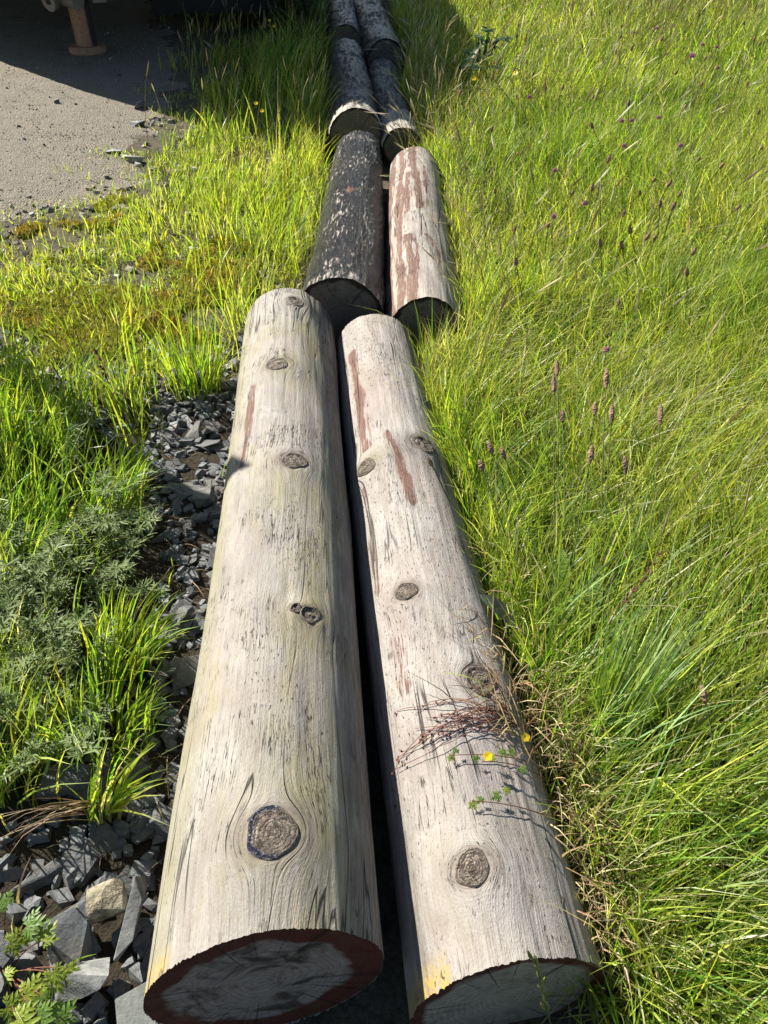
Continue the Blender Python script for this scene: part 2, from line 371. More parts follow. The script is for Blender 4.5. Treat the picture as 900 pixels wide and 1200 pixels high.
def knot_mat(name, resin=False):
    m = NT(name); Fv = m.attr('face', 'Vector'); r = m.n('SeparateXYZ', None, 2, i0=Fv)
    Fs = m.n('VectorMath', {'operation': 'ADD'}, i0=Fv, i1=m.n('VectorMath', {'operation': 'SCALE'}, i0=m.obj(), Scale=0.))
    P_ = m.pos()
    nz = m.noise(P_, 55, 5, .65); fn = m.noise(P_, 260, 5, .7)
    rw = m.math('ADD', r, m.mul(m.math('SUBTRACT', nz, .5), .55))
    rings = m.math('SINE', m.math('ADD', m.mul(rw, 40.), m.mul(fn, 5.)))
    col = m.ramp(m.noise(P_, 130, 5, .7), (.36, (.15, .12, .092)), (.60, (.37, .31, .245)))
    col = m.mix(m.ramp(rings, (.4, 0), (.95, .5)), col, (.085, .06, .045))
    col = m.mix(m.ramp(nz, (.53, 0), (.60, .75)), col, (.075, .05, .037))
    band = m.mul(m.ramp(rw, (.60, 0), (.69, 1), (.78, .85), (.86, 0)), m.ramp(m.noise(P_, 42, 5, .75), (.44, .0), (.58, 1)))
    col = m.mix(m.mul(band, .7), col, (.045, .033, .026))
    edge = m.ramp(rw, (.82, 0), (.96, .9)); col = m.mix(edge, col, m.mix(m.noise(P_, 200, 3, .6), (.20, .165, .13), (.36, .32, .265)))
    ck = m.ramp(m.math('ABSOLUTE', m.math('SUBTRACT', m.noise(P_, 48, 3, .6), .5)), (.003, .7), (.010, 0))
    col = m.mix(ck, col, (.02, .015, .012))
    if resin:
        sx = m.n('SeparateXYZ', None, 0, i0=Fv)
        f = m.mul(m.ramp(rw, (.70, 0), (.78, 1), (.90, 1), (.97, 0)), m.ramp(m.math('ADD', m.mul(sx, -1.), m.mul(nz, .6)), (.30, 1), (.62, .0)))
        col = m.mix(f, col, m.ramp(fn, (.40, (.014, .016, .026)), (.56, (.05, .055, .10)), (.64, (.42, .42, .50))))
        rough = m.mix(f, (.75, .75, .75), (.3, .3, .3))
    else: rough = .75
    h = m.math('SUBTRACT', m.math('ADD', fn, m.math('ADD', nz, m.mul(rings, -.2))), ck)
    return m.done(m.pbr(col, rough, .3, m.bump(h, 1., .008)))
MAT_KNOT, MAT_RESIN = knot_mat('knot_wood'), knot_mat('knot_resin', True)
RESIN.add((5, 'log'))

GRP = 'logs laid end to end in two rows'
def mask_L1(phi, v, R, L):
    red = polymask(phi, v, [(124, 1.62), (125, 1.43), (128, 1.22)], .013, R, 3)
    d = np.degrees(phi)
    moss = sstep(30, 45, d)*sstep(80, 58, d)*sstep(.2, .62, fbm(d*.07, v*4, 12))*.95
    moss = np.maximum(moss, sstep(128, 150, d)*sstep(190, 165, d)*.9)
    for (pd, kv, s) in ((66, .62, .10), (80, 1.05, .10), (72, 1.72, .12), (60, .2, .16), (85, 1.95, .1)):
        moss = np.maximum(moss, .85*np.exp(-((((d-pd)*R/57.3)**2+(v-kv)**2)/s**2)))
    yel = sstep(132, 140, d)*sstep(175, 165, d)*sstep(.045, .01, v)*.9
    dark = sstep(46, 38, d)*sstep(-70, -20, np.where(d > 180, d-360, d))*.75  # shaded right flank of the log painted dark
    return dict(red=red, moss=moss, yellow=yel, dark=np.clip(dark, 0, 1.3), worn=.8*sstep(.25, .5, v)*sstep(1.3, .9, v)*sstep(65, 80, d)*sstep(118, 100, d))
def mask_R1(phi, v, R, L):
    d = np.degrees(phi)
    red = polymask(phi, v, [(131, 2.0), (131, 1.8), (129, 1.42)], .016, R, 5)
    red = np.maximum(red, polymask(phi, v, [(100, 1.45), (94, 1.33), (91, 1.13)], .014, R, 6))
    red = np.maximum(red, polymask(phi, v, [(60, 1.46), (48, 1.36), (43, 1.2)], .015, R, 8)*.8)
    red = np.maximum(red, polymask(phi, v, [(140, 1.25), (139, 1.0), (138, .85)], .009, R, 9)*.8)
    red = np.maximum(red, polymask(phi, v, [(128, .68), (124, .56)], .02, R, 10)*.62)
    red = np.maximum(red, polymask(phi, v, [(100, 2.2), (98, 2.05)], .012, R, 14)*.6)
    yel = sstep(125, 129, d)*sstep(215, 200, d)*sstep(.055, .02, v)
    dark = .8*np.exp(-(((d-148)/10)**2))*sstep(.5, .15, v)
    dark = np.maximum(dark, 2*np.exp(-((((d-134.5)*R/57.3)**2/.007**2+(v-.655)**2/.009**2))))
    dark = np.maximum(dark, .8*np.exp(-((((d-78)*R/57.3)**2/.07**2+(v-1.4)**2/.07**2))))
    moss = .8*np.exp(-((((d-118)*R/57.3)**2/.05**2+(v-1.36)**2/.05**2)))
    return dict(red=red, yellow=yel, dark=np.clip(dark, 0, 1.3), moss=moss, worn=sstep(.75, .9, v)*sstep(1.28, 1.12, v)+.3*sstep(1.4, 1.9, v))
def mask_L2(phi, v, R, L):
    d = np.degrees(phi)
    red = 1.1*np.exp(-((((d-94)*R/57.3)**2/.022**2+(v-1.02)**2/.05**2)))+.5*np.exp(-((((d-96)*R/57.3)**2/.012**2+(v-.85)**2/.1**2)))
    worn = .55*sstep(140, 165, d)*sstep(240, 200, d)+.5*sstep(.14, .02, v)
    return dict(red=np.clip(red, 0, 1), worn=worn)
def mask_R2(phi, v, R, L):
    red = polymask(phi, v, [(128, -.1), (127, .5), (126, .95), (122, 1.5), (120, 1.9)], .021, R, 21)
    red = np.maximum(red, polymask(phi, v, [(107, -.05), (108, .62)], .022, R, 22))
    red = np.maximum(red, polymask(phi, v, [(150, -.1), (156, .5), (160, .9), (150, 1.4), (145, 1.9)], .03, R, 23, rag=1.2))
    red = np.maximum(red, polymask(phi, v, [(96, 1.88), (94, 1.6), (88, 1.25), (84, .95)], .021, R, 24))
    red = np.maximum(red, polymask(phi, v, [(110, .9), (108, 1.45)], .02, R, 26))
    red = np.maximum(red, polymask(phi, v, [(70, 1.55), (69, 1.0)], .013, R, 25))
    red = np.maximum(red, polymask(phi, v, [(78, .62), (64, .52), (60, .25)], .016, R, 27, rag=1.3)*.8)
    return dict(red=red)
def mask_L3(phi, v, R, L): return dict(worn=sstep(.26, .04, v)*.95+.35*sstep(1, 2, v)*0)
def mask_R3(phi, v, R, L): return dict(worn=sstep(.62, .3, v))
def mask_L4(phi, v, R, L): return dict(moss=.9*sstep(60, 90, np.degrees(phi))*sstep(180, 120, np.degrees(phi)), worn=.15+0*v)

WOOD_A = wood_mat('weathered_wood', pits=.4, crack=.55, pink=.25, olive=.6)
WOOD_B = wood_mat('pale_weathered_wood', light=(.415, .387, .35), mid=(.33, .302, .268), dark=(.17, .14, .125), pits=.75, crack=.25, pink=.4)
WOOD_C = wood_mat('red_streaked_wood', light=(.44, .40, .34), mid=(.36, .32, .27), pits=.3, crack=.3, pink=.2)
TAR_A, TAR_B, TAR_C = tar_mat('tarred_bark', .56, fs=.95), tar_mat('tarred_bark_worn', .80, fs=.42, fcol=(.10, .088, .075)), tar_mat('tarred_bark_dull', .85, blue=(.008, .007, .006), fs=.36, fcol=(.10, .09, .078))
END_A = end_mat('end_red_rim', stain=.85, rimw=.76, off=(.05, -.02, 0), heart=(.30, .26, .23))
END_B = end_mat('end_pale', heart=(.36, .325, .29), stain=.25, rimw=.86)
END_C = end_mat('end_dark', rim=(.02, .016, .013), heart=(.15, .14, .115), stain=.4, rimw=.9)
END_D = end_mat('end_tan', rim=(.025, .018, .013), heart=(.17, .145, .10), stain=.15, rimw=.93)

kL1 = [(76.2, 2.15, .033), (96.1, 1.69, .037), (78, 1.18, .036), (65.2, .645, .024), (75, .655, .013), (84.6, .152, .044)]
kR1 = [(66.1, 1.385, .038), (131.5, 1.33, .035), (111.3, .81, .028), (70, .54, .038), (103.4, .152, .031)]
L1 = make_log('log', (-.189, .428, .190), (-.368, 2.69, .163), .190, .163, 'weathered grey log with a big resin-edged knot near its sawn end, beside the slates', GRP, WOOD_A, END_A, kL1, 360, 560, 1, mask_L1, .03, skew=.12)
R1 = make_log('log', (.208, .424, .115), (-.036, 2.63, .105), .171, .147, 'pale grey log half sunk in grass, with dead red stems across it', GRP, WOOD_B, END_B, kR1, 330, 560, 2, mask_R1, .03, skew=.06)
L2 = make_log('log', (-.172, 2.735, .176), (-.147, 4.78, .158), .170, .140, 'black tarred log with pale flakes and a small pink patch', GRP, TAR_A, END_C, (), 220, 320, 3, mask_L2, 0, .010, bark=.014)
R2 = make_log('log', (.160, 2.66, .147), (.168, 4.53, .146), .154, .142, 'pale log streaked with rust-red paint', GRP, WOOD_C, END_C, ((165, .714, .018),), 220, 320, 4, mask_R2, 0)
L3 = make_log('log', (-.178, 5.126, .171), (-.322, 7.42, .152), .166, .146, 'black tarred log with a worn pale band at its tan sawn end', GRP, TAR_B, END_D, (), 140, 200, 5, mask_L3, 0, .008, bark=.014)
R3 = make_log('log', (.114, 5.05, .130), (-.012, 6.94, .128), .120, .122, 'thin black log with a wide whitish flaking band at its near end', GRP, TAR_B, END_C, (), 140, 200, 6, mask_R3, 0, .008, bark=.014)
L4 = make_log('log', (-.342, 7.99, .152), (-.53, 10.9, .145), .150, .145, 'dark greenish log at the top, touching the shrub', GRP, TAR_C, END_D, (), 100, 120, 7, mask_L4, 0, .010, bark=.014)
R4 = make_log('log', (.016, 7.24, .168), (-.20, 10.1, .155), .162, .155, 'shaded blackish log with a dark sawn end, topmost in the right row', GRP, TAR_C, END_C, (), 100, 120, 8, None, 0, .010, bark=.014)
LOGS = [L1, R1, L2, R2, L3, R3, L4, R4]
def log_dist(x, y):
    """signed distance in plan to the nearest log's side (negative inside)"""
    best = np.full(np.shape(x), 9.)
    for g in LOGS:
        t = (x-g.A[0])*g.ax[0]+(y-g.A[1])*g.ax[1]; tc = np.clip(t, 0, g.L)
        d = np.hypot(x-g.A[0]-tc*g.ax[0], y-g.A[1]-tc*g.ax[1])
        best = np.minimum(best, d-(g.ra+(g.rb-g.ra)*tc/g.L))
    return best
# ------------------------------------------------------------------ slate stones
m = NT('slate'); O = m.obj(); rd = m.rnd()
n1 = m.noise(m.scale(O, (14, 14, 70)), 1, 5, .65); n2 = m.noise(O, 45, 4, .65); n3 = m.noise(O, 7, 3, .5)
col = m.ramp(m.math('ADD', m.mul(n1, .55), m.mul(n2, .45)), (.36, (.06, .066, .067)), (.64, (.17, .178, .178)))
col = m.mix(m.ramp(rd, (.0, 0), (1, .6)), col, (.055, .063, .072))
col = m.mix(m.ramp(n3, (.50, 0), (.68, .5)), col, (.19, .165, .13)); col = m.mix(m.ramp(m.math('FRACT', m.mul(rd, 7.3)), (.84, 0), (.9, .4)), col, (.20, .19, .165))
MAT_SLATE = m.done(m.pbr(col, m.ramp(n2, (.3, .5), (.7, .7)), .35, m.bump(m.math('ADD', n1, m.mul(n2, .6)), .7, .006)))
m = NT('pale_slate'); O = m.obj()
n1 = m.noise(m.scale(O, (16, 16, 60)), 1, 5, .65)
MAT_PALE = m.done(m.pbr(m.ramp(n1, (.34, (.10, .105, .10)), (.66, (.30, .30, .285))), .55, .4, m.bump(n1, .8, .008)))
m = NT('quartz_stone'); O = m.obj()
n1 = m.noise(O, 30, 5, .7); n2 = m.noise(O, 60, 4, .7)
MAT_QUARTZ = m.done(m.pbr(m.ramp(n1, (.35, (.07, .06, .045)), (.52, (.27, .235, .155)), (.7, (.48, .44, .33))), .7, .35, m.bump(n2, 1, .012)))
m = NT('flat_slab'); O = m.obj()
n1 = m.noise(O, 30, 5, .7)
MAT_SLAB = m.done(m.pbr(m.ramp(n1, (.3, (.11, .12, .108)), (.7, (.20, .21, .19))), .65, .35, m.bump(n1, .6, .006)))

def rock_mesh(sx, sy, sz, n=11, bev=.10, r=None):
    r = r or random
    bm = bmesh.new()
    for k in range(n):
        # plate-like angular hull: points on a rounded box
        p = [r.uniform(-1, 1) for _ in range(3)]; q = max(abs(c) for c in p)
        p = [c/q for c in p]; f = r.uniform(.8, 1)
        bm.verts.new((p[0]*sx*f, p[1]*sy*f, (p[2] if r.random() < .35 else math.copysign(1, p[2])*r.uniform(.7, 1))*sz))
    g = bmesh.ops.convex_hull(bm, input=bm.verts)
    dele = [e for e in g['geom_interior'] if isinstance(e, bmesh.types.BMVert)]
    bmesh.ops.delete(bm, geom=dele, context='VERTS')
    bmesh.ops.dissolve_limit(bm, angle_limit=R_(9), verts=bm.verts, edges=bm.edges)
    bmesh.ops.bevel(bm, geom=list(bm.edges), offset=min(sx, sy, sz)*bev, segments=1, affect='EDGES', clamp_overlap=True)
    me = bpy.data.meshes.new('slate_stone'); bm.to_mesh(me); bm.free(); return me
# height map so that stones come to rest on one another
HX0, HY0, HC = -2.6, .05, .01; HW, HH = 240, 360
hmx, hmy = np.meshgrid(HX0+HC*np.arange(HW), HY0+HC*np.arange(HH)); HM = gz(hmx, hmy)-.015
HBLOCK = log_dist(hmx, hmy) < -.06
def drop(x, y, rad):
    j0, j1 = int((x-rad-HX0)/HC), int((x+rad-HX0)/HC)+1; i0, i1 = int((y-rad-HY0)/HC), int((y+rad-HY0)/HC)+1
    j0, i0 = max(j0, 0), max(i0, 0); sub = HM[i0:i1, j0:j1]
    if sub.size == 0: return None
    return sub, (np.hypot(hmx[i0:i1, j0:j1]-x, hmy[i0:i1, j0:j1]-y) < rad)
GS = 'slate stones along the left log'
lib = []
for k in range(36):
    a = random.uniform(.8, 1.15); me = rock_mesh(.5*a, .5*random.uniform(.5, .9), .5*random.uniform(.12, .34), random.randint(9, 14))
    me.materials.append(MAT_SLATE); lib.append(me)
def slate_density(x, y):
    e = row_x(y, -1); d = e-x                            # distance left of the log
    wdt = np.interp(y, [.2, .75, 1.0, 1.4, 2.1, 2.45, 2.7, 3.1, 3.3], [.60, .40, .20, .19, .30, .40, .36, .20, .05])
    a = sstep(wdt+.04, wdt-.04, d)
    b = .8*np.exp(-(((x+1.07)/.30)**2+((y-2.5)/.28)**2))
    b = np.maximum(b, .75*np.exp(-(((x+1.62)/.22)**2+((y-2.62)/.22)**2)))
    b = np.maximum(b, .5*sstep(.8, .5, y)*sstep(-1.5, -.9, x))
    return np.maximum(a*sstep(-.07, -.02, d), b)
ns = 0; tries = 0
stones = []
while ns < 262 and tries < 9000:
    tries += 1
    y = .16+3.1*random.random()**1.15; x = random.uniform(-1.8, -.34)
    if random.random() > float(slate_density(x, y)): continue
    s = random.uniform(.058, .118)*(1.2 if y < .9 else 1.)
    if float(log_dist(np.array(x), np.array(y))) < -.03: continue
    q = drop(x, y, s*.42)
    if q is None: continue
    sub, msk = q; top = np.percentile(sub[msk], 72)
    if top > .10: continue
    me = lib[ns % len(lib)]; o = bpy.data.objects.new('slate_stone', me); C.objects.link(o)
    zz = max(abs(v.co.z) for v in me.vertices)*s
    o.scale = (s, s, s); o.rotation_euler = (random.gauss(0, .38), random.gauss(0, .38), random.uniform(0, 6.28))
    o.location = (x, y, top+zz*.75)
    sub[msk] = np.maximum(sub[msk], top+zz*1.55)
    tag(o, 'angular dark grey slate stone lying loose among the others', 'stone', GS); stones.append(o); ns += 1
def special(name, me, mat, x, y, s, rot, label, dz=0., cat='stone', rest=.5):
    me.materials.append(mat); o = bpy.data.objects.new(name, me); C.objects.link(o)
    sub, msk = drop(x, y, s*.4); top = np.percentile(sub[msk], 70)
    o.location = (x, y, top+dz); o.rotation_euler = rot
    tag(o, label, cat); return o
rr = random.Random(5)
def clear(x, y, r):
    for o in list(stones):
        if math.hypot(o.location.x-x, o.location.y-y) < r:
            stones.remove(o); bpy.data.objects.remove(o)
for (x, y, r) in ((-.535, .61, .055), (-.478, .575, .05), (-.60, .555, .06), (-.54, .47, .06), (-.385, .40, .12)): clear(x, y, r)
HM = np.minimum(HM, .03)
special('quartz_stone', rock_mesh(.040, .034, .026, 22, .12, rr), MAT_QUARTZ, -.537, .615, .08, (.2, .1, .4), 'rough pale quartz stone among the dark slates', .030)
special('slate_stone', rock_mesh(.024, .082, .028, 12, .1, rr), MAT_PALE, -.482, .575, .08, (.30, .15, -.06), 'long narrow pale slate stone standing beside the big log', .035)
special('slate_stone', rock_mesh(.050, .058, .013, 14, .1, rr), MAT_SLATE, -.598, .560, .09, (.42, -.1, .3), 'rounded blue-grey slate plate just below the quartz stone', .032)
special('slate_stone', rock_mesh(.060, .036, .024, 11, .08, rr), MAT_PALE, -.545, .478, .09, (.25, -.1, .35), 'blocky ribbed slate stone next to the lobed leaves', .03)
special('slate_slab', rock_mesh(.085, .10, .012, 20, .15, rr), MAT_SLAB, -.375, .400, .1, (.12, -.10, .5), 'flat greenish slab tucked under the sawn end of the big log', .012)

# small chippings under the stones: nobody could count them
def chips(name, xs, ys, size, mat, label, flat=.5, lift=.0):
    base = np.array([(-1, -1, -1), (1, -.8, -1), (.8, 1, -1), (-.9, .9, -1), (-.8, -.7, 1), (.7, -.9, .8), (.9, .7, 1), (-.6, .8, .7)])*.5
    Fq = np.array([(0, 3, 2, 1), (4, 5, 6, 7), (0, 1, 5, 4), (1, 2, 6, 5), (2, 3, 7, 6), (3, 0, 4, 7)])
    n = len(xs); jit = base[None]*(1+rng.uniform(-.45, .35, (n, 8, 3)))*np.array([1, .75, flat])
    a = rng.uniform(0, 6.28, n); ca, sa = np.cos(a), np.sin(a); b = rng.normal(0, .45, n); cb, sb = np.cos(b), np.sin(b)
    x, y, z = jit[..., 0], jit[..., 1], jit[..., 2]
    y, z = y*cb[:, None]-z*sb[:, None], y*sb[:, None]+z*cb[:, None]
    x, y = x*ca[:, None]-y*sa[:, None], x*sa[:, None]+y*ca[:, None]
    s = size[:, None]
    V = np.stack([xs[:, None]+x*s, ys[:, None]+y*s, gz(xs, ys)[:, None]+lift+size[:, None]*flat*.25+z*s], -1).reshape(-1, 3)
    F = (Fq[None]+8*np.arange(n)[:, None, None]).reshape(-1, 4)
    me = fmesh(name, V, F, False); fattr(me, 'rv', np.repeat(rng.random(n), 8))
    return tag(link(name, me, mat), label, name.replace('_', ' '), kind='stuff')
xs = rng.uniform(-1.8, -.33, 5000); ys = rng.uniform(.1, 3.3, 5000)
k = (rng.random(5000) < slate_density(xs, ys)) & (log_dist(xs, ys) > -.06)
xs, ys = xs[k], ys[k]
chips('slate_chippings', xs, ys, rng.uniform(.018, .05, len(xs)), MAT_SLATE, 'loose dark slate chippings under the bigger stones', .45)
m = NT('grit'); O = m.pos()
col = m.ramp(m.attr('rv'), (0, (.07, .065, .06)), (.4, (.19, .17, .14)), (.8, (.30, .27, .22)), (1, (.5, .47, .42)))
MAT_GRIT = m.done(m.pbr(col, .8, .3, m.bump(m.noise(O, 200, 3), .4, .003)))
xs = rng.uniform(-5.5, -1.2, 24000); ys = rng.uniform(3.5, 10, 24000)
k = (xs < gravel_x(ys)+.12*rng.normal(size=len(xs))+.05) & (rng.random(len(xs)) < .25+.75*sstep(.4, .65, fbm(xs*1.4, ys*1.4, 61)))
xs, ys = xs[k], ys[k]; sz = .003+.008*rng.random(len(xs))**3+.016*(rng.random(len(xs)) < .012)
chips('loose_grit', xs, ys, sz, MAT_GRIT, 'loose grit and small stones scattered over the track', .7, .006)
xs = rng.uniform(-2.4, -.42, 2600); ys = rng.uniform(2.4, 6.2, 2600); k = (xs > gravel_x(ys)-.2) & (log_dist(xs, ys) > .02) & (rng.random(2600) < .2+.8*sstep(.45, .6, fbm(xs*2, ys*2, 63)))
xs, ys = xs[k], ys[k]; chips('verge_grit', xs, ys, .008+.05*rng.random(len(xs))**4, MAT_GRIT, 'small stones and grit showing through the thin verge grass', .5, .0)
# stones on the edge of the track
for (x, y, sx, sy, sz, mt, lab) in (
    (-1.60, 5.20, .055, .040, .032, MAT_PALE, 'pale stone with a dark side at the grassy edge of the track'),
    (-1.68, 5.26, .028, .024, .016, MAT_GRIT, 'small pale stone touching the two-toned stone at the track edge'),
    (-1.77, 5.36, .075, .026, .020, MAT_SLATE, 'dark oblong stone lying alone on the pale track'),
    (-1.87, 6.44, .060, .045, .038, MAT_SLATE, 'dark stone on the track just outside the straight shadow'),
    (-1.77, 6.0, .075, .035, .022, MAT_SLATE, 'low brown-grey stone half buried between two dark track stones'),
    (-2.55, 6.6, .035, .026, .02, MAT_SLATE, 'small dark stone far out on the track near the left edge')):
    me = rock_mesh(sx, sy, sz, 13, .1, rr); me.materials.append(mt)
    if mt is MAT_GRIT: fattr(me, 'rv', np.full(len(me.vertices), .85))
    o = bpy.data.objects.new('track_stone', me); C.objects.link(o)
    o.location = (x, y, float(gz(x, y))+sz*.6); o.rotation_euler = (.1, -.1, -.4); tag(o, lab, 'stone')

# ------------------------------------------------------------------ grass
def leaf_mat(name, trans=.5, rough=.45, spec=.35, boost=(1.15, 1.2, .6), gain=1.):
    m = NT(name); c = m.attr('tint', 'Color')
    nz = m.noise(m.pos(), 60, 2, .5)
    c = m.mix(1., c, m.ramp(nz, (.3, .72*gain), (.7, 1.22*gain)), 'MULTIPLY')
    tr = m.n('BsdfTranslucent', None, 0, Color=m.mix(1., c, boost, 'MULTIPLY'))
    return m.done(m.n('MixShader', None, 0, i0=trans, i1=m.pbr(c, rough, spec), i2=tr))
MAT_GRASS = leaf_mat('grass_blade', .5, .4, .45, (1.3, 1.35, .5))
MAT_DRY = leaf_mat('dry_blade', .25, .6, .2, (1, .9, .6))
TT = np.array([0, .28, .55, .8, 1.]); WP = np.array([.75, 1, .85, .52, .06])
def blade_arrays(P, h, w, lean, ang, bow=1.7, droop=.45):
    """P base points, h length, w width, lean (n,2) tip offset per length, ang facing"""
    n = len(P); ln = np.hypot(lean[:, 0], lean[:, 1]).clip(0, 1.15)
    t = TT[None]; xy = lean[:, None, :]*(h[:, None]*t**bow)[..., None]
    z = h[:, None]*(t*np.sqrt(np.clip(1-.62*(ln[:, None]*t**.8)**2, .05, 1))-droop*.25*ln[:, None]*t**3)
    c = np.concatenate([P[:, None, :2]+xy, (P[:, 2:3]+z)[..., None]], -1)
    sd = np.stack([np.cos(ang), np.sin(ang), .25*np.sin(ang*3)], -1)
    hw = (w[:, None]*WP[None])[..., None]*.5*sd[:, None]
    V = np.stack([c-hw, c+hw], 2).reshape(-1, 3)            # n*10
    b = 10*np.arange(n)[:, None, None]
    q = np.array([[0, 1, 3, 2], [2, 3, 5, 4], [4, 5, 7, 6], [6, 7, 9, 8]])[None]
    return V, (q+b).reshape(-1, 4)
def grass_obj(name, sets, mat, label=None, cat=None, kind='stuff', parent=None, loc=None):
    Vs, Fs, Cs, o0 = [], [], [], 0
    for V, F, col in sets:
        Vs.append(V); Fs.append(F+o0); Cs.append(np.repeat(col, 10, 0)); o0 += len(V)
    V = np.concatenate(Vs); F = np.concatenate(Fs); K = np.concatenate(Cs)
    me = fmesh(name, V, F, True); fattr(me, 'tint', np.concatenate([K, np.ones((len(K), 1))], 1), 'FLOAT_COLOR')
    o = link(name, me, mat, parent, loc)
    if kind: tag(o, label, cat, kind=kind)
    return o
def pal(n, *cols, wts=None, jit=.28):
    c = np.array(cols)[rng.choice(len(cols), n, p=wts)]
    return c*(1+rng.normal(0, jit, (n, 1)))*(1+rng.normal(0, .06, (n, 3)))
GREEN, LIME, DEEP, STRAW, OLIVE, BLUEG = (.20, .325, .04), (.36, .44, .06), (.085, .19, .022), (.56, .52, .28), (.30, .34, .08), (.24, .35, .13)
def scatter(n, x0, x1, y0, y1, dens):
    x = rng.uniform(x0, x1, n); y = rng.uniform(y0, y1, n)
    k = (rng.random(n) < dens(x, y)) & (log_dist(x, y) > -.015); return x[k], y[k]
def field(x, y, h, w, lx, ly, spread, cols, wts, droop=.45, bow=1.7):
    n = len(x); P = np.stack([x, y, gz(x, y)-.005], -1)
    # clumps share a direction
    ca = fbm(x*3.1, y*3.1, 77)*9+fbm(x*.8, y*.8, 78)*5
    lean = np.stack([lx+.30*np.cos(ca)+rng.normal(0, spread, n), ly+.22*np.sin(ca)+rng.normal(0, spread, n)], -1)
    V, F = blade_arrays(P, h, w, lean, rng.uniform(0, 3.14, n), bow, droop)
    pf = fbm(x*1.1+3, y*1.1, 123)[:, None]; pg = np.clip((pf-.3)/.4, 0, 1)
    return V, F, np.clip(pal(n, *cols, wts=wts)*(np.array((.88, .94, .85))*(1-pg)+np.array((1.32, 1.14, 1.5))*pg), .003, .65)

meadow = []
dR = lambda x, y: x-row_x(y, 1)
# nearest band: short mossy turf at the very bottom, taller leaning grass further up
for (n, x0, x1, y0, y1, hh, wd) in ((62000, .1, 2.8, .1, 3.0, .25, .0034), (56000, .1, 5.0, 2.8, 6.2, .25, .0044), (60000, .1, 8.2, 6.0, 12.3, .27, .0075), (7000, -1, 12, 12.3, 17, .30, .018)):
    x, y = scatter(n, x0, x1, y0, y1, lambda x, y: sstep(-.06, .02, dR(x, y))*(.35+.65*sstep(.25, .6, fbm(x*2.3, y*2.3, 5))))
    pn = fbm(x*.9, y*.9, 21); n = len(x)
    short = sstep(1.1, .5, y)*sstep(.42, .8, x)
    h = hh*(.55+.75*rng.random(n))*(.75+.6*pn)*(1-.62*short)*np.interp(dR(x, y), [0, .12, .3], [1.12, 1.08, 1])
    lx = np.interp(y, [.3, .8, 1.6, 3, 6, 12], [.25, .42, .26, .10, .04, .02]); ly = np.interp(y, [.3, .8, 1.6, 3, 6, 12], [.05, .24, .12, .0, .0, .0])
    lx = lx*sstep(.0, .9, fbm(x*1.1+9, y*1.1, 33)+.25)
    yel = sstep(.42, .62, fbm(x*.7+4, y*.7, 41))
    cols = (GREEN, LIME, DEEP, STRAW, OLIVE)
    meadow.append(field(x, y, h, wd*(.6+.8*rng.random(n)), lx, ly, .42, cols, (.26, .40, .08, .14, .12)))
# undergrowth of short, darker and brown blades
x, y = scatter(34000, .1, 4.5, .1, 6, lambda x, y: sstep(-.08, .0, dR(x, y))*.9); n = len(x)
meadow.append(field(x, y, .10+.08*rng.random(n), .004+.003*rng.random(n), 0, 0, .5, (GREEN, DEEP, STRAW, OLIVE), (.4, .2, .15, .25), .8))
# broad leaning blades near the bottom right
x, y = scatter(1500, .32, 1.6, .55, 1.9, lambda x, y: sstep(.0, .08, dR(x, y))*sstep(.35, .6, fbm(x*3, y*3, 8))*.9); n = len(x)
meadow.append(field(x, y, .22+.16*rng.random(n), .0034+.0028*rng.random(n), .50, .30, .22, (GREEN, LIME, BLUEG), (.3, .3, .4), .5, 1.4))
y = rng.uniform(.42, 5., 9000); x = row_x(y, 1)+.10*rng.random(9000)**1.4-.01; k = log_dist(x, y) > -.035; x, y = x[k], y[k]; n = len(x)
meadow.append(field(x, y, .13+.15*rng.random(n), .003+.002*rng.random(n)+.0006*y, .10, .05, .36, (GREEN, LIME, DEEP, STRAW, OLIVE), (.28, .34, .08, .18, .12)))
x, y = rng.uniform(.13, .36, 420), rng.uniform(2.42, 2.65, 420); k = log_dist(x, y) > .004; x, y = x[k], y[k]; n = len(x)
meadow.append(field(x, y, .14+.16*rng.random(n), .003+.002*rng.random(n), -.02, .10, .36, (GREEN, LIME, STRAW, OLIVE), (.3, .3, .25, .15)))
x = rng.uniform(.08, .7, 900); y = rng.uniform(.12, .43, 900); k = (log_dist(x, y) > .0) & (rng.random(900) < sstep(.1, .35, x)); x, y = x[k], y[k]; n = len(x)
meadow.append(field(x, y, .06+.12*rng.random(n), .003+.003*rng.random(n), .1, .0, .4, (GREEN, LIME, DEEP, STRAW), (.4, .3, .2, .1)))
grass_obj('meadow_grass', meadow, MAT_GRASS, 'long yellow-green meadow grass leaning right beside the logs', 'grass')

# low clover-like leaf cover between the blades at the bottom right
def leaflets(name, x, y, z, s, cols, mat, label, cat):
    n = len(x); a = rng.uniform(0, 6.28, n); b = rng.normal(0, .5, n); d = rng.normal(0, .5, n)
    u = np.stack([np.cos(a), np.sin(a), np.sin(b)*.8], -1)*s[:, None]; v = np.stack([-np.sin(a), np.cos(a), np.sin(d)*.8], -1)*s[:, None]*.8
    c = np.stack([x, y, z], -1)
    V = np.stack([c-u*.5, c+v*.38-u*.05, c+u*.5, c-v*.38-u*.05], 1).reshape(-1, 3)
    F = np.arange(4*n).reshape(-1, 4); me = fmesh(name, V, F, False)
    fattr(me, 'tint', np.concatenate([np.repeat(cols, 4, 0), np.ones((4*n, 1))], 1), 'FLOAT_COLOR')
    return tag(link(name, me, mat), label, cat, kind='stuff')
x, y = scatter(15000, .2, 3.5, .1, 4, lambda x, y: sstep(0, .08, dR(x, y))*(sstep(.5, .62, fbm(x*2.7, y*2.7, 15))*.7+.8*sstep(1.0, .5, y))); n = len(x)
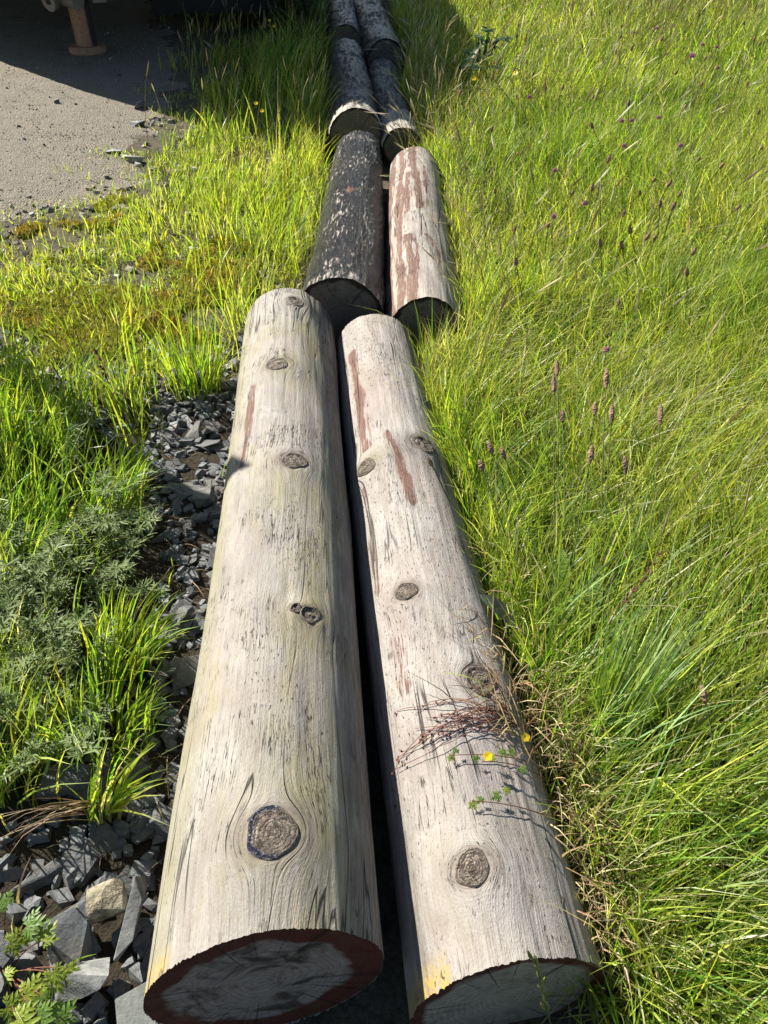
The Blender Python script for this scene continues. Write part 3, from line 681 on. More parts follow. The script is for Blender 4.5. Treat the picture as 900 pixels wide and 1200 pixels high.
leaflets('clover_leaves', x, y, gz(x, y)+.02+.09*rng.random(n), .012+.012*rng.random(n), np.clip(pal(n, GREEN, LIME, DEEP, wts=(.5, .25, .25)), .003, .5), MAT_GRASS, 'low round clover leaves between the blades at the bottom right', 'clover leaves')

# pale flowering stalks and seed heads over the meadow
def stalk_sets(x, y, h, lx, ly, headcol, stemcol, headw=.005, spread=.18):
    n = len(x); P = np.stack([x, y, gz(x, y)], -1)
    lean = np.stack([lx+rng.normal(0, spread, n), ly+rng.normal(0, spread, n)], -1)
    ang = rng.uniform(0, 3.14, n); sets = []
    for q in (0, 1.57):
        V, F = blade_arrays(P, h, np.full(n, .0026)*(1+y*.14), lean, ang+q, 2.2, .3)
        sets.append((V, F, np.clip(pal(n, stemcol), .01, .6)))
        V = V.reshape(n, 5, 2, 3)
        tip = V.mean(2); p0 = tip[:, 3]*.65+tip[:, 4]*.35; p1 = tip[:, 4]+(tip[:, 4]-tip[:, 3])*.35; p1[:, 2] -= .012*rng.random(n)
        wv = headw*(.6+.8*rng.random(n))*(1+y*.08); ws = np.array([.2, .9, 1, .7, .1])
        c = p0[:, None]+(p1-p0)[:, None]*np.linspace(0, 1, 5)[None, :, None]
        sd = np.stack([np.cos(ang+q), np.sin(ang+q), .2+0*ang], -1)[:, None]*(wv[:, None]*ws[None])[..., None]*.5
        V2 = np.stack([c-sd, c+sd], 2).reshape(-1, 3)
        sets.append((V2, F, np.clip(pal(n, *headcol), .01, .7)))
    return sets
x, y = scatter(11000, .1, 8, .6, 12, lambda x, y: sstep(.0, .1, dR(x, y))*np.interp(y, [.6, 1.8, 3.5, 6, 12], [.12, .22, .40, .6, .85])*(.4+.6*sstep(.4, .6, fbm(x*1.2, y*1.2, 90)))); n = len(x)
st = stalk_sets(x, y, .36+.22*rng.random(n), .16, .02, [(.58, .52, .32), (.66, .61, .42), (.34, .23, .16), (.44, .42, .20)], (.36, .36, .13))
# along the edge of the right row, leaning over it
x2 = np.concatenate([rng.uniform(.30, .55, 90), rng.uniform(.2, .5, 110), rng.uniform(.12, .25, 30)]); y2 = np.concatenate([rng.uniform(2.6, 4.8, 90), rng.uniform(4.8, 8, 110), rng.uniform(4.85, 5.1, 30)])
k = log_dist(x2, y2) > -.02; x2, y2 = x2[k], y2[k]
st += stalk_sets(x2, y2, .30+.22*rng.random(len(x2)), -.15, .05, [(.46, .42, .26), (.52, .47, .32)], (.30, .30, .12), .005, .3)
grass_obj('seeding_grass', st, MAT_DRY, 'pale seeding grass stalks standing over the meadow', 'grass stalks')

# ---- left verge
verge = []
def dens_verge(x, y):
    d = x-gravel_x(y)-.0; e = row_x(y, -1)-x
    edge_n = .5*(fbm(x*2.6, y*2.6, 55)-.5)
    a = sstep(-.10, .55, d+edge_n)*sstep(.0, .06, e)*sstep(2.55, 3.0, y+.5*(fbm(x*2, y*2, 56)-.5))
    a = a*(.12+.88*sstep(.38, .60, fbm(x*2.4, y*2.4, 57)))*np.where(y < 5.2, .75, 1.)
    return a*(1-.7*slate_density(x, y))*(1-.8*sstep(7.6, 8.6, y))
for (n, y0, y1, hh, wd) in ((26000, 2.3, 5.6, .19, .0048), (26000, 5.4, 12.5, .33, .0075)):
    x, y = scatter(n, -3.0, -.25, y0, y1, dens_verge); n = len(x)
    big = sstep(-1.3, -.7, x)
    h = hh*(.5+.7*rng.random(n))*(.55+.75*big)*(.7+.6*fbm(x*2, y*2, 58))
    verge.append(field(x, y, h, wd*(.6+.8*rng.random(n)), .06, -.02, .25, (GREEN, LIME, DEEP, STRAW, OLIVE), (.26, .46, .06, .07, .15) if y0 < 5 else (.30, .22, .30, .06, .12)))  # far blades tinted darker to deepen the trailer's shade
x, y = scatter(46000, -2.6, -.4, 2.5, 7, lambda x, y: sstep(-.35, .3, x-gravel_x(y)+.9*(fbm(x*3, y*3, 59)-.5))*sstep(.0, .05, row_x(y, -1)-x)*(.1+.9*sstep(.40, .55, fbm(x*4.2, y*4.2, 60)))*(1-.8*slate_density(x, y))); n = len(x)
verge.append(field(x, y, .025+.055*rng.random(n), .003+.004*rng.random(n), 0, 0, .6, (GREEN, LIME, STRAW, OLIVE), (.2, .45, .15, .2), .8))
# low left: rank grass between thistle and slates
def dens_low(x, y):
    e = row_x(y, -1)-x
    a = sstep(.26, .36, e+.15*(fbm(x*5, y*5, 65)-.5))*sstep(.74, .9, y)*sstep(2.75, 2.4, y)
    a = a*(.08+.92*sstep(.44, .60, fbm(x*3.3+5, y*3.3, 66)))
    a = a*(1-.8*np.exp(-(((x+1.02)/.2)**2+((y-1.92)/.16)**2)))*(1-.75*slate_density(x, y))
    return a
x, y = scatter(15000, -1.9, -.5, .7, 2.8, dens_low); n = len(x)
h = (.13+.17*rng.random(n))*np.where(y < 1.7, .85, 1.)
verge.append(field(x, y, h, .0035+.0035*rng.random(n), np.interp(y, [.8, 1.5, 2.5], [.30, .25, .05]), np.interp(y, [.8, 1.5, 2.5], [-.05, .0, .02]), .28, (GREEN, LIME, DEEP, STRAW, OLIVE, BLUEG), (.34, .28, .10, .05, .10, .13)))
# sparse blades among the stones
x, y = scatter(900, -1.5, -.45, .3, 3.0, lambda x, y: slate_density(x, y)*.35*sstep(.45, .65, fbm(x*6, y*6, 68))); n = len(x)
verge.append(field(x, y, .06+.12*rng.random(n), .003+.003*rng.random(n), .1, 0, .4, (GREEN, LIME, STRAW), (.45, .4, .15)))
grass_obj('verge_grass', verge, MAT_GRASS, 'patchy yellow-green grass between the gravel track and the logs', 'grass')
# stalks on the verge
x, y = scatter(900, -2.1, -.4, 2.4, 9, lambda x, y: dens_verge(x, y)*np.interp(y, [2.4, 4.5, 5.5, 9], [.25, .35, .9, .8])); n = len(x)
stv = stalk_sets(x, y, np.where(y > 4.8, .42, .28)*(.7+.6*rng.random(n)), .08, 0, [(.40, .34, .18), (.28, .18, .12), (.44, .40, .24)], (.24, .24, .08), .0045)
x = rng.uniform(-1.6, -.75, 70); y = rng.uniform(1.7, 2.7, 70)
stv += stalk_sets(x, y, .22+.14*rng.random(70), .05, 0, [(.22, .16, .10), (.3, .26, .14)], (.14, .17, .05), .004)
grass_obj('verge_stalks', stv, MAT_DRY, 'thin brownish seed stalks on the verge left of the logs', 'grass stalks')

# dry grass hanging along the right side of the pale log
n = 1600; y = np.concatenate([rng.uniform(.48, 1.05, 1300), rng.uniform(.9, 1.5, 300)]); x = row_x(y, 1)+rng.uniform(-.05, .10, n)
P = np.stack([x, y, .05+.15*rng.random(n)*sstep(.14, -.03, x-row_x(y, 1))+gz(x, y)], -1)
lean = np.stack([rng.normal(.1, .42, n), rng.normal(-.35, .42, n)], -1)
V, F = blade_arrays(P, .05+.09*rng.random(n), .002+.0016*rng.random(n), lean, rng.uniform(0, 3.14, n), 1.3, 1.6)
dry = [(V, F, np.clip(pal(n, (.44, .34, .18), (.28, .18, .10), (.55, .46, .28), OLIVE, wts=(.4, .2, .25, .15)), .01, .6))]
# litter lying on the flank of the pale log
n = 190; vv = np.concatenate([rng.normal(.60, .12, 110), rng.normal(.44, .03, 80)]); ph = np.radians(np.concatenate([rng.normal(44, 12, 110), rng.normal(54, 12, 80)]))
P = R1.surf(ph, vv, .004+.008*rng.random(n))
lean = np.stack([rng.normal(-.5, .5, n), rng.normal(.25, .6, n)], -1)
V, F = blade_arrays(P, .03+.07*rng.random(n), .0016+.0014*rng.random(n), lean*1.3, rng.uniform(0, 3.14, n), 1.1, .0)
V2 = V.reshape(n, 10, 3); V2[:, :, 2] = np.minimum(V2[:, :, 2], P[:, None, 2]+.012+.02*rng.random((n, 1)))
dry.append((V2.reshape(-1, 3), F, np.clip(pal(n, (.30, .20, .11), (.42, .33, .18), (.14, .09, .06), OLIVE, wts=(.35, .3, .2, .15)), .01, .6)))
x, y = scatter(900, -1.7, -.4, .15, 3.2, lambda x, y: slate_density(x, y)*(.3+.7*sstep(.4, .6, fbm(x*5, y*5, 71)))); n = len(x)
jx = np.clip(((x-HX0)/HC).astype(int), 0, HW-1); jy = np.clip(((y-HY0)/HC).astype(int), 0, HH-1)
P = np.stack([x, y, HM[jy, jx]+.004+.01*rng.random(n)], -1); an = rng.uniform(0, 6.28, n)
V, F = blade_arrays(P, .03+.07*rng.random(n), .0015+.0018*rng.random(n), np.stack([np.cos(an), np.sin(an)], -1)*1.12, rng.uniform(0, 3.14, n), 1.1, 1.)
dry.append((V, F, np.clip(pal(n, (.30, .22, .12), (.42, .34, .2), (.16, .10, .06), wts=(.4, .35, .25)), .01, .6)))
grass_obj('dry_grass', dry, MAT_DRY, 'dry brown grass matted along the flank of the pale log', 'dry grass')

# moss cushions on the verge
m = NT('moss'); P_ = m.pos()
MAT_MOSS = m.done(m.pbr(m.ramp(m.noise(P_, 30, 5, .65), (.36, (.08, .10, .018)), (.48, (.22, .24, .035)), (.62, (.30, .23, .045))), .9, .1, m.bump(m.noise(P_, 140, 5, .75), 1, .035)))
gxx, gyy = np.meshgrid(np.linspace(-2.2, -.6, 220), np.linspace(2.2, 5.0, 320))
mm = fbm(gxx*2.6, gyy*2.6, 88)*.7+fbm(gxx*9, gyy*9, 89)*.3+.16*np.exp(-(((gxx+1.25)/.35)**2+((gyy-3.0)/.35)**2))-.3*slate_density(gxx, gyy)-.10*sstep(3.6, 4.6, gyy)-.2*sstep(.1, -.3, gxx-gravel_x(gyy))
hz = gz(gxx, gyy)+np.clip((mm-.55)*.35, -.03, .022)+.016*(fbm(gxx*45, gyy*45, 92)-.5)
me = fmesh('moss', np.stack([gxx, gyy, hz-.004], -1).reshape(-1, 3), gridF(320, 220), True)
tag(link('moss', me, MAT_MOSS), 'orange and yellow-green moss cushions on the bare verge', 'moss', kind='stuff')

mx = rng.uniform(-2.2, -.6, 60000); my = rng.uniform(2.2, 5., 60000)
iy = ((my-2.2)/2.8*319).astype(int); ix = ((mx+2.2)/1.6*219).astype(int); k = (mm[iy, ix] > .545) & (log_dist(mx, my) > .02)
mx, my = mx[k][:26000], my[k][:26000]; n = len(mx); P = np.stack([mx, my, hz[iy, ix][k][:26000]-.003], -1)
V, F = blade_arrays(P, .008+.018*rng.random(n), .003+.004*rng.random(n), rng.normal(0, .45, (n, 2)), rng.uniform(0, 3.14, n), 1.2, .3)
hue = sstep(.45, .6, fbm(mx*5, my*5, 93))[:, None]
colr = (np.array((.36, .37, .045))*(1-hue)+np.array((.42, .31, .05))*hue)*(1+rng.normal(0, .25, (n, 1)))
grass_obj('moss_tufts', [(V, F, np.clip(colr, .01, .6))], MAT_DRY, 'tiny orange and yellow moss shoots on the bare verge', 'moss')
# ------------------------------------------------------------------ grass tufts that stand apart
def tuft(name, x, y, n, hh, wd, lx, ly, sp, cols, wts, label, group=None, rad=.03, extra=None):
    root = empty(name, (x, y, float(gz(x, y))), label, 'grass tuft', group)
    a = rng.uniform(0, 6.28, n); r = rad*np.sqrt(rng.random(n))
    P = np.stack([x+r*np.cos(a), y+r*np.sin(a), np.full(n, float(gz(x, y)))], -1)
    lean = np.stack([lx+sp*np.cos(a)*rng.random(n)+rng.normal(0, .1, n), ly+sp*np.sin(a)*rng.random(n)+rng.normal(0, .1, n)], -1)
    V, F = blade_arrays(P, hh*(.5+.6*rng.random(n)), wd*(.6+.8*rng.random(n)), lean, rng.uniform(0, 3.14, n), 1.6, .6)
    grass_obj('blades', [(V, F, np.clip(pal(n, *cols, wts=wts), .004, .6))], MAT_GRASS, kind=None, parent=root)
    if extra:
        ex, ey, ne = extra
        P = np.stack([x+rng.normal(0, .012, ne), y+rng.normal(0, .012, ne), np.full(ne, float(gz(x, y))+.05)], -1)
        lean = np.stack([ex+rng.normal(0, .14, ne), ey+rng.normal(0, .14, ne)], -1)
        V, F = blade_arrays(P, .13+.10*rng.random(ne), np.full(ne, .0022), lean, rng.uniform(0, 3.14, ne), 1.1, .9)
        grass_obj('dead_blades', [(V, F, np.clip(pal(ne, (.36, .28, .16), (.22, .15, .09), wts=(.6, .4)), .01, .6))], MAT_DRY, kind=None, parent=root)
    return root
tuft('grass_tuft', -.72, 2.52, 210, .31, .0045, .05, 0, .55, (LIME, GREEN), (.55, .45), 'upright fan of fine bright grass growing in the slates', rad=.10)
tuft('grass_tuft', -.60, .80, 46, .24, .0075, .42, .10, .45, (LIME, GREEN, STRAW), (.5, .35, .15), 'broad-bladed grass tuft reaching over the slates to the big log', extra=(-.9, -.55, 20))
tuft('grass_tuft', -.97, 2.42, 60, .17, .008, .06, 0, .6, (LIME, GREEN), (.6, .4), 'short wide-leaved bright tuft beside the orange moss')
tuft('grass_tuft', -1.30, 2.05, 120, .32, .007, .02, 0, .30, (LIME, GREEN), (.6, .4), 'tall lime-green grass tuft near the left edge above the thistle', rad=.09)
tuft('grass_tuft', -.66, 1.22, 210, .23, .0052, .34, .0, .40, (LIME, GREEN, BLUEG), (.45, .4, .15), 'sprawling bright tuft leaning right out of the thistle clump', rad=.08)
tuft('grass_tuft', .50, .96, 150, .33, .0052, .42, .55, .28, (BLUEG, LIME, GREEN), (.5, .3, .2), 'tuft of broad grey-green blades leaning away from the pale log', rad=.06)
tuft('grass_tuft', -.64, 1.00, 170, .22, .0055, .22, -.05, .5, (GREEN, LIME, DEEP, BLUEG), (.35, .25, .25, .15), 'dense dark green tuft spilling over the slates below the thistle', rad=.10)
tuft('grass_tuft', -.84, .92, 40, .30, .007, .25, .10, .5, (GREEN, LIME, BLUEG), (.4, .3, .3), 'loose dark tuft at the left edge above the lobed leaves', rad=.06)

# ------------------------------------------------------------------ small plants
def plain_mat(name, col, rough=.6, spec=.3, trans=0., var=.3):
    m = NT(name); nz = m.noise(m.obj(), 55, 3, .6)
    c = m.mix(1., col, m.ramp(nz, (.3, 1-var), (.7, 1+var)), 'MULTIPLY')
    sh = m.pbr(c, rough, spec, m.bump(nz, .3, .003))
    if trans: sh = m.n('MixShader', None, 0, i0=trans, i1=sh, i2=m.n('BsdfTranslucent', None, 0, Color=c))
    return m.done(sh)
M_STEM = plain_mat('green_stem', (.10, .13, .035), trans=.15); M_BSTEM = plain_mat('brown_stem', (.13, .075, .045))
M_HEAD = plain_mat('brown_head', (.23, .15, .095), .8, .1, 0, .5); M_PINK = plain_mat('pink_petal', (.56, .25, .36), .6, .2, .3)
M_YEL = plain_mat('yellow_petal', (.82, .62, .03), .5, .3, .35, .12); M_LEAF = plain_mat('green_leaf', (.14, .24, .04), .45, .4, .4)
M_LIME = plain_mat('lime_leaf', (.30, .38, .045), .45, .35, .4); M_THIS = plain_mat('thistle_leaf', (.19, .255, .085), .55, .3, .4)
M_DARKL = plain_mat('dark_leaf', (.035, .075, .018), .45, .4, .3); M_RED = plain_mat('red_stem', (.18, .078, .055), .7, .2)
M_DOCK = plain_mat('dock_leaf', (.13, .21, .05), .4, .45, .35)
def tube(pts, r0, r1, n=6):
    pts = np.array(pts, float); k = len(pts); d = np.gradient(pts, axis=0); d /= np.linalg.norm(d, axis=1)[:, None]+1e-9
    ref = np.array([.3, .8, .5]); a = np.cross(d, ref); a /= np.linalg.norm(a, axis=1)[:, None]; b = np.cross(d, a)
    th = np.linspace(0, 6.283, n, endpoint=False); rr = np.interp(np.linspace(0, 1, k), np.linspace(0, 1, len(np.atleast_1d(r0))) if np.ndim(r0) else [0, 1], r0 if np.ndim(r0) else [r0, r1])
    V = pts[:, None]+rr[:, None, None]*(np.cos(th)[None, :, None]*a[:, None]+np.sin(th)[None, :, None]*b[:, None])
    return V.reshape(-1, 3), gridF(k, n, True)
def join(parts):
    Vs, Fs, o = [], [], 0
    for V, F in parts: Vs.append(V); Fs.append(F+o); o += len(V)
    return np.concatenate(Vs), np.concatenate(Fs)
def curve(p0, p1, bend=(0, 0, 0), n=9):
    t = np.linspace(0, 1, n)[:, None]; p0, p1, bend = np.array(p0, float), np.array(p1, float), np.array(bend, float)
    return p0*(1-t)+p1*t+bend*(4*t*(1-t))
def blob_head(p, d, L, r, n=8, k=10, rough=.35):
    d = np.array(d, float); d /= np.linalg.norm(d); t = np.linspace(0, 1, k)
    pts = np.array(p)+d*(t*L)[:, None]
    V, F = tube(pts, r*np.sin(np.clip(t*.92+.06, 0, 1)*math.pi)**.55, 0, n)
    c = np.repeat(pts, n, 0); return c+(V-c)*(1+rng.uniform(-rough, rough, len(V)))[:, None], F
# ribwort heads on long bare stems, base at the foot of the dock
def ribwort(base, tip, L, r, label, group, seg=9):
    base = list(base); base[2] = float(gz(base[0], base[1])); root = empty('ribwort_plantain', base, label, 'wildflower', group)
    bend = (.02*random.uniform(-1, 1), .02*random.uniform(-1, 1), 0); c = curve(base, tip, bend, seg)
    link('stem', fmesh('stem', *tube(c, .0020, .0015, 5), True), M_STEM, root)
    V, F = blob_head(c[-1], c[-1]-c[-2], L, r, 9, 16, .2); link('seed_head', fmesh('seed_head', V, F, False), M_HEAD, root)
    return root
def cam_unp(px, py, z):                       # only used to turn measured places into metres
    q = R_(PITCH); d = np.array([(px-450)/901, (600-py)/901, 1.]); wv = np.array([d[0], math.cos(q)+d[1]*math.sin(q), -math.sin(q)+d[1]*math.cos(q)])
    t = (z-CAMH)/wv[2]; return np.array([0, 0, CAMH])+wv*t
GP = 'brown ribwort heads by the pale log'
for (hx, hy, bx, by, hz, ln, lab) in (
    (649, 462, 650, 745, .42, .035, 'ribwort stem with the highest brown head, left of the pink clover dot'),
    (653, 440, 640, 760, .43, .030, 'ribwort stem whose head overlaps the tallest head'),
    (710, 455, 700, 740, .43, .036, 'ribwort stem with a long brown head just under the pink clover dot'),
    (716, 497, 705, 745, .40, .034, 'ribwort stem with a pale brown head below the long one'),
    (696, 487, 690, 720, .36, .026, 'ribwort stem with a small slim head between two bigger ones'),
    (659, 495, 655, 740, .37, .024, 'ribwort stem with a short tilted double head'),
    (690, 545, 655, 775, .36, .034, 'ribwort stem bending right with a head alone in mid grass'),
    (733, 555, 715, 700, .28, .030, 'ribwort with a pale curled head on a crooked stalk'),
    (773, 498, 735, 760, .40, .036, 'ribwort stem leaning right, its head furthest from the pale log'),
    (577, 532, 625, 720, .34, .022, 'ribwort head nearest the pale log, upper one of three'),
    (592, 537, 635, 735, .33, .020, 'ribwort head nearest the pale log, right one of three'),
    (566, 552, 620, 730, .32, .020, 'ribwort head nearest the pale log, lowest of three'),
    (827, 825, 825, 980, .26, .024, 'single small ribwort head on a straight stem among the flattened grass')):
    ribwort(cam_unp(bx, by, 0.02), cam_unp(hx, hy, hz), ln*1.65, .0076, lab, GP)
# the dark head that droops over the pale log
b = cam_unp(548, 640, .06); hd = cam_unp(507, 547, .33); ribwort(b, hd, .030, .006, 'dark ribwort head drooping over the upper knots of the pale log', GP)
# far dark heads scattered through the upper meadow
proto = ribwort((1.2, 4.2, 0), (1.22, 4.2, .42), .035, .007, 'thin stalk with a dark brown head standing in the upper meadow', 'dark seed heads in the upper meadow', 5)
spots = []
while len(spots) < 130:
    y = random.uniform(2.4, 9.5); x = random.uniform(.35, .45+.56*y)
    if x > row_x(y, 1)+.15: spots.append((x, y))
for i, (x, y) in enumerate(spots):
    o = proto if i == 0 else copy_tree(proto)
    o.location = (x, y, float(gz(x, y))-.02); s = random.uniform(.8, 1.1); o.scale = (s*1.2, s*1.2, s)
    o.rotation_euler = (random.gauss(0, .15), random.gauss(.15, .2), random.uniform(0, 6.28))
# pink clover
def clover(x, y, h, r, label, group=None):
    z = float(gz(x, y)); root = empty('clover_flower', (x, y, z), label, 'wildflower', group)
    link('stem', fmesh('stem', *tube(curve((x, y, z), (x+.02, y, z+h), (.01, 0, 0), 5), .0014, .0012, 5), True), M_STEM, root)
    parts = []
    for k in range(34):
        ph = math.acos(1-1.55*(k+.5)/34); th = k*2.399
        d = np.array([math.sin(ph)*math.cos(th), math.sin(ph)*math.sin(th), math.cos(ph)])
        c = np.array([x+.02, y, z+h]); parts.append(tube([c+d*r*.25, c+d*r*.7, c+d*r*random.uniform(.9, 1.15)], [r*.16, r*.24, r*.05], 0, 4))
    V, F = join(parts); link('flower_head', fmesh('flower_head', V, F, False), M_PINK, root); return root
def at(px, py, z): p = cam_unp(px, py, z); return float(p[0]), float(p[1])
pc = None
for i, (px, py) in enumerate(((614, 134), (640, 281), (676, 266), (720, 166), (643, 218), (731, 165), (763, 160), (815, 72), (831, 75), (722, 195), (786, 200), (832, 100), (762, 52))):
    x, y = at(px, py, .35)
    o = clover(x, y, .35, (.0075+.0013*y), 'pink clover flower in the tall grass', 'pink clover flowers in the meadow') if i == 0 else copy_tree(pc)
    if i == 0: pc = o; y0 = y
    else:
        o.location = (x, y, float(gz(x, y))); s = (.0075+.0013*y)/(.0075+.0013*y0); o.scale = (s, s, 1)
x, y = at(698, 436, .30); clover(x, y, .30, .011, 'lone pink clover flower just above the brown ribwort heads')
x, y = at(803, 86, .38); clover(x, y, .38, .022, 'largest pink clover flower in the upper right of the meadow')
# flat-leaf helper
def leafblade(p0, d, up, L, W, lobes=0, curl=.2, k=14, fold=.25):
    d = np.array(d, float); d /= np.linalg.norm(d); up = np.array(up, float); s = np.cross(d, up); s /= np.linalg.norm(s); up = np.cross(s, d)
    t = np.linspace(0, 1, k); wv = W*np.sin(np.clip(t*.95+.03, 0, 1)*math.pi)**.7*(1-.25*t)
    if lobes: wv = wv*(.62+.38*np.abs(np.sin(t*math.pi*lobes)))
    c = np.array(p0)+d*(L*t)[:, None]-up*(curl*L*t*t)[:, None]
    Q = np.stack([c-s*wv[:, None]+up*(fold*wv)[:, None], c, c+s*wv[:, None]+up*(fold*wv)[:, None]], 1)
    return Q.reshape(-1, 3), gridF(k, 3)
def palmate(p, nrm, az, s, lob=3):
    """deeply cut leaf: leaflets, each with side lobes"""
    nrm = np.array(nrm, float); nrm /= np.linalg.norm(nrm); a = np.cross(nrm, [.1, 1, .2]); a /= np.linalg.norm(a); b = np.cross(nrm, a); parts = []
    for q, (da, f) in enumerate(((0, 1), (1.0, .8), (-1.0, .8), (2.0, .5), (-2.0, .5))[:lob+2]):
        th = az+da; d = a*math.cos(th)+b*math.sin(th)
        parts.append(leafblade(p, d, nrm, s*f, s*f*.13, 0, .2, 8))
        for sg, at_, l_ in ((-.8, .22, .46), (.8, .22, .46), (-.7, .5, .36), (.7, .5, .36)):
            d2 = a*math.cos(th+sg)+b*math.sin(th+sg); parts.append(leafblade(np.array(p)+d*s*f*at_, d2, nrm, s*f*l_, s*f*.085, 0, .2, 5))
    return join(parts)
def flower5(c, nrm, r):
    nrm = np.array(nrm, float); nrm /= np.linalg.norm(nrm); a = np.cross(nrm, [.2, 1, .1]); a /= np.linalg.norm(a); b = np.cross(nrm, a)
    return join([leafblade(c, a*math.cos(k*1.2566)+b*math.sin(k*1.2566)+nrm*.25, nrm, r, r*.62, 0, .1, 8, .1) for k in range(5)])
# yellow-flowered creeping plant on the pale log
root = empty('cinquefoil_plant', tuple(R1.surf(np.array(math.radians(45)), np.array(.30), 0.)), 'small creeping plant with a yellow flower on the pale log below the dead stems', 'wildflower')
SP = lambda pd, v, off: R1.surf(np.array(math.radians(pd)), np.array(v), off)
stems = [tube(curve(SP(40, .34, .01), SP(86, .335, .028), (0, 0, .015)), .0013, .0009, 5), tube(curve(SP(38, .25, .01), SP(96, .262, .02), (0, 0, .015)), .0012, .0009, 5), tube(curve(SP(50, .36, .01), SP(103, .36, .018), (0, 0, .012)), .0011, .0008, 5)]
link('stem', fmesh('stem', *join(stems), True), M_RED, root)
for i, (pd, v, off, s, az) in enumerate(((103, .36, .016, .014, 2.6), (98, .37, .018, .012, 1.), (88, .352, .018, .014, 1.8), (77, .35, .02, .016, .2), (70, .365, .02, .015, 1.4), (64, .36, .022, .016, -.6), (96, .262, .014, .017, 2.2), (90, .268, .014, .013, .9), (80, .272, .018, .018, .6), (74, .285, .02, .014, 1.4), (58, .33, .02, .016, 0))):
    link('leaf', fmesh('leaf', *palmate(SP(pd, v, off), (.1, -.3, 1), az, s), True), M_LIME if i % 3 == 0 else M_LEAF, root)
link('flower', fmesh('flower', *flower5(SP(82, .345, .030), (-.1, -.4, 1), .0095), True), M_YEL, root)
link('flower', fmesh('flower', *flower5(SP(58, .385, .045), (.2, -.5, 1), .009), True), M_YEL, root)
# dead red stems across the pale log
root = empty('dead_sorrel_stem', tuple(SP(50, .46, 0.)), 'dead red-brown stems with dry seed clusters lying across the pale log', 'dead plant')
ps, hd = [], []
for k in range(17):
    v0 = .455+random.gauss(0, .014); e = random.uniform(98, 146)
    c = np.array([SP(48+(e-48)*t, v0+(-.02+.07*random.random()*0)*t+.02*math.sin(t*5+k), .004+.011*math.sin(t*math.pi)*random.uniform(.3, 1)) for t in np.linspace(0, 1, 12)])
    c[:, 1] += random.gauss(-.015, .022)*np.linspace(0, 1, 12)
    ps.append(tube(c, .0011, .0006, 5))
    for q in range(4 if k % 2 else 1):
        p = c[random.randint(7, 11)]+np.array([random.uniform(-.003, .003), random.uniform(-.003, .003), -.001])
        hd.append(blob_head(p, (random.gauss(0, 1), random.gauss(0, 1), .3), .007, .0022, 5, 5, .6))
for (e0, e1, dv) in ((70, 92, -.04), (56, 84, .03)):
    ps.append(tube(np.array([SP(e0+(e1-e0)*t, .47+dv*math.sin(t*2.6), .006+.035*math.sin(t*3)) for t in np.linspace(0, 1, 12)]), .0012, .0008, 5))
link('stem', fmesh('stem', *join(ps), True), M_RED, root); link('seed_cluster', fmesh('seed_cluster', *join(hd), False), plain_mat('dry_seed', (.24, .11, .08), .85, .1, 0, .5), root)
# grass head over the sawn end of the pale log
root = empty('grass_stalk', (.285, .36, 0), 'pale green grass head rising across the sawn end of the pale log', 'grass stalk')
c = curve((.285, .37, .0), (.225, .42, .335), (.012, -.03, .0), 10)
link('stem', fmesh('stem', *tube(c, .0013, .0009, 5), True), M_STEM, root)
hp = [blob_head(c[-1]+(c[-4]-c[-1])*t+np.array([random.gauss(0, .002), random.gauss(0, .002), 0]), c[-1]-c[-4]+np.array([random.gauss(0, .02), random.gauss(0, .02), 0]), .020, .0028, 5, 5, .2) for t in np.linspace(0, 1, 14)]
link('seed_head', fmesh('seed_head', *join(hp), False), plain_mat('green_head', (.27, .27, .09), .7, .2, .2), root)
# long reddish flowering stalk leaning right
root = empty('sorrel_stalk', (.50, 1.02, 0), 'long stalk with a reddish tip leaning right over the mid meadow', 'wildflower')
p0 = cam_unp(640, 870, .05); p1 = cam_unp(722, 715, .24); p2 = cam_unp(770, 650, .36)
c = np.concatenate([curve(p0, p1, (0, 0, .02), 8), curve(p1, p2, (.01, 0, .0), 7)[1:]])
link('stem', fmesh('stem', *tube(c[:8], .0030, .0022, 6), True), plain_mat('pale_stem', (.30, .27, .12)), root)
hp = [tube(c[7:], .0018, .001, 5)]+[blob_head(c[i]+np.array([random.gauss(0, .004), random.gauss(0, .004), 0]), (random.gauss(0, .5), random.gauss(0, .5), 1), .012, .0022, 5, 5, .3) for i in list(range(8, 14))*5]
link('flower_spike', fmesh('flower_spike', *join(hp), False), M_RED, root)
# dock with broad leaves beside the pale log
root = empty('dock_plant', (.47, 1.30, float(gz(.47, 1.3))), 'dock plant with broad dark crinkled leaves right of the pale log', 'plant')
for i, (px, py, pz, dx, dy, dz, L, W) in enumerate(((672, 752, .10, .3, .55, .5, .22, .036), (655, 720, .12, .1, .6, .6, .17, .030), (690, 760, .06, .4, .3, .25, .17, .034), (625, 735, .10, -.6, .25, .25, .20, .026), (640, 760, .08, -.4, -.2, .3, .13, .03), (560, 690, .16, .6, .35, -.1, .001, .001))[:5]):
    p = cam_unp(px, py, pz); link('leaf', fmesh('leaf', *leafblade(p, (dx, dy, dz), (0, -.4, 1), L, W, 0, .35, 16, .3), True), M_DOCK if i % 2 == 0 else M_LEAF, root)
link('stem', fmesh('stem', *tube(curve((.47, 1.30, 0), cam_unp(672, 752, .12), (0, 0, .02), 6), .004, .003, 6), True), M_STEM, root)
# grey leaf lying on the edge of the pale log
root = empty('grey_leaf', tuple(cam_unp(590, 700, .15)), 'dull grey-green leaf curling off the edge of the pale log', 'leaf')
link('leaf_blade', fmesh('leaf_blade', *leafblade(cam_unp(563, 698, .24), (.8, -.35, -.35), (0, -.2, 1), .13, .022, 0, .3, 12, .25), True), plain_mat('grey_leaf', (.17, .19, .13), .6, .3, .2), root)
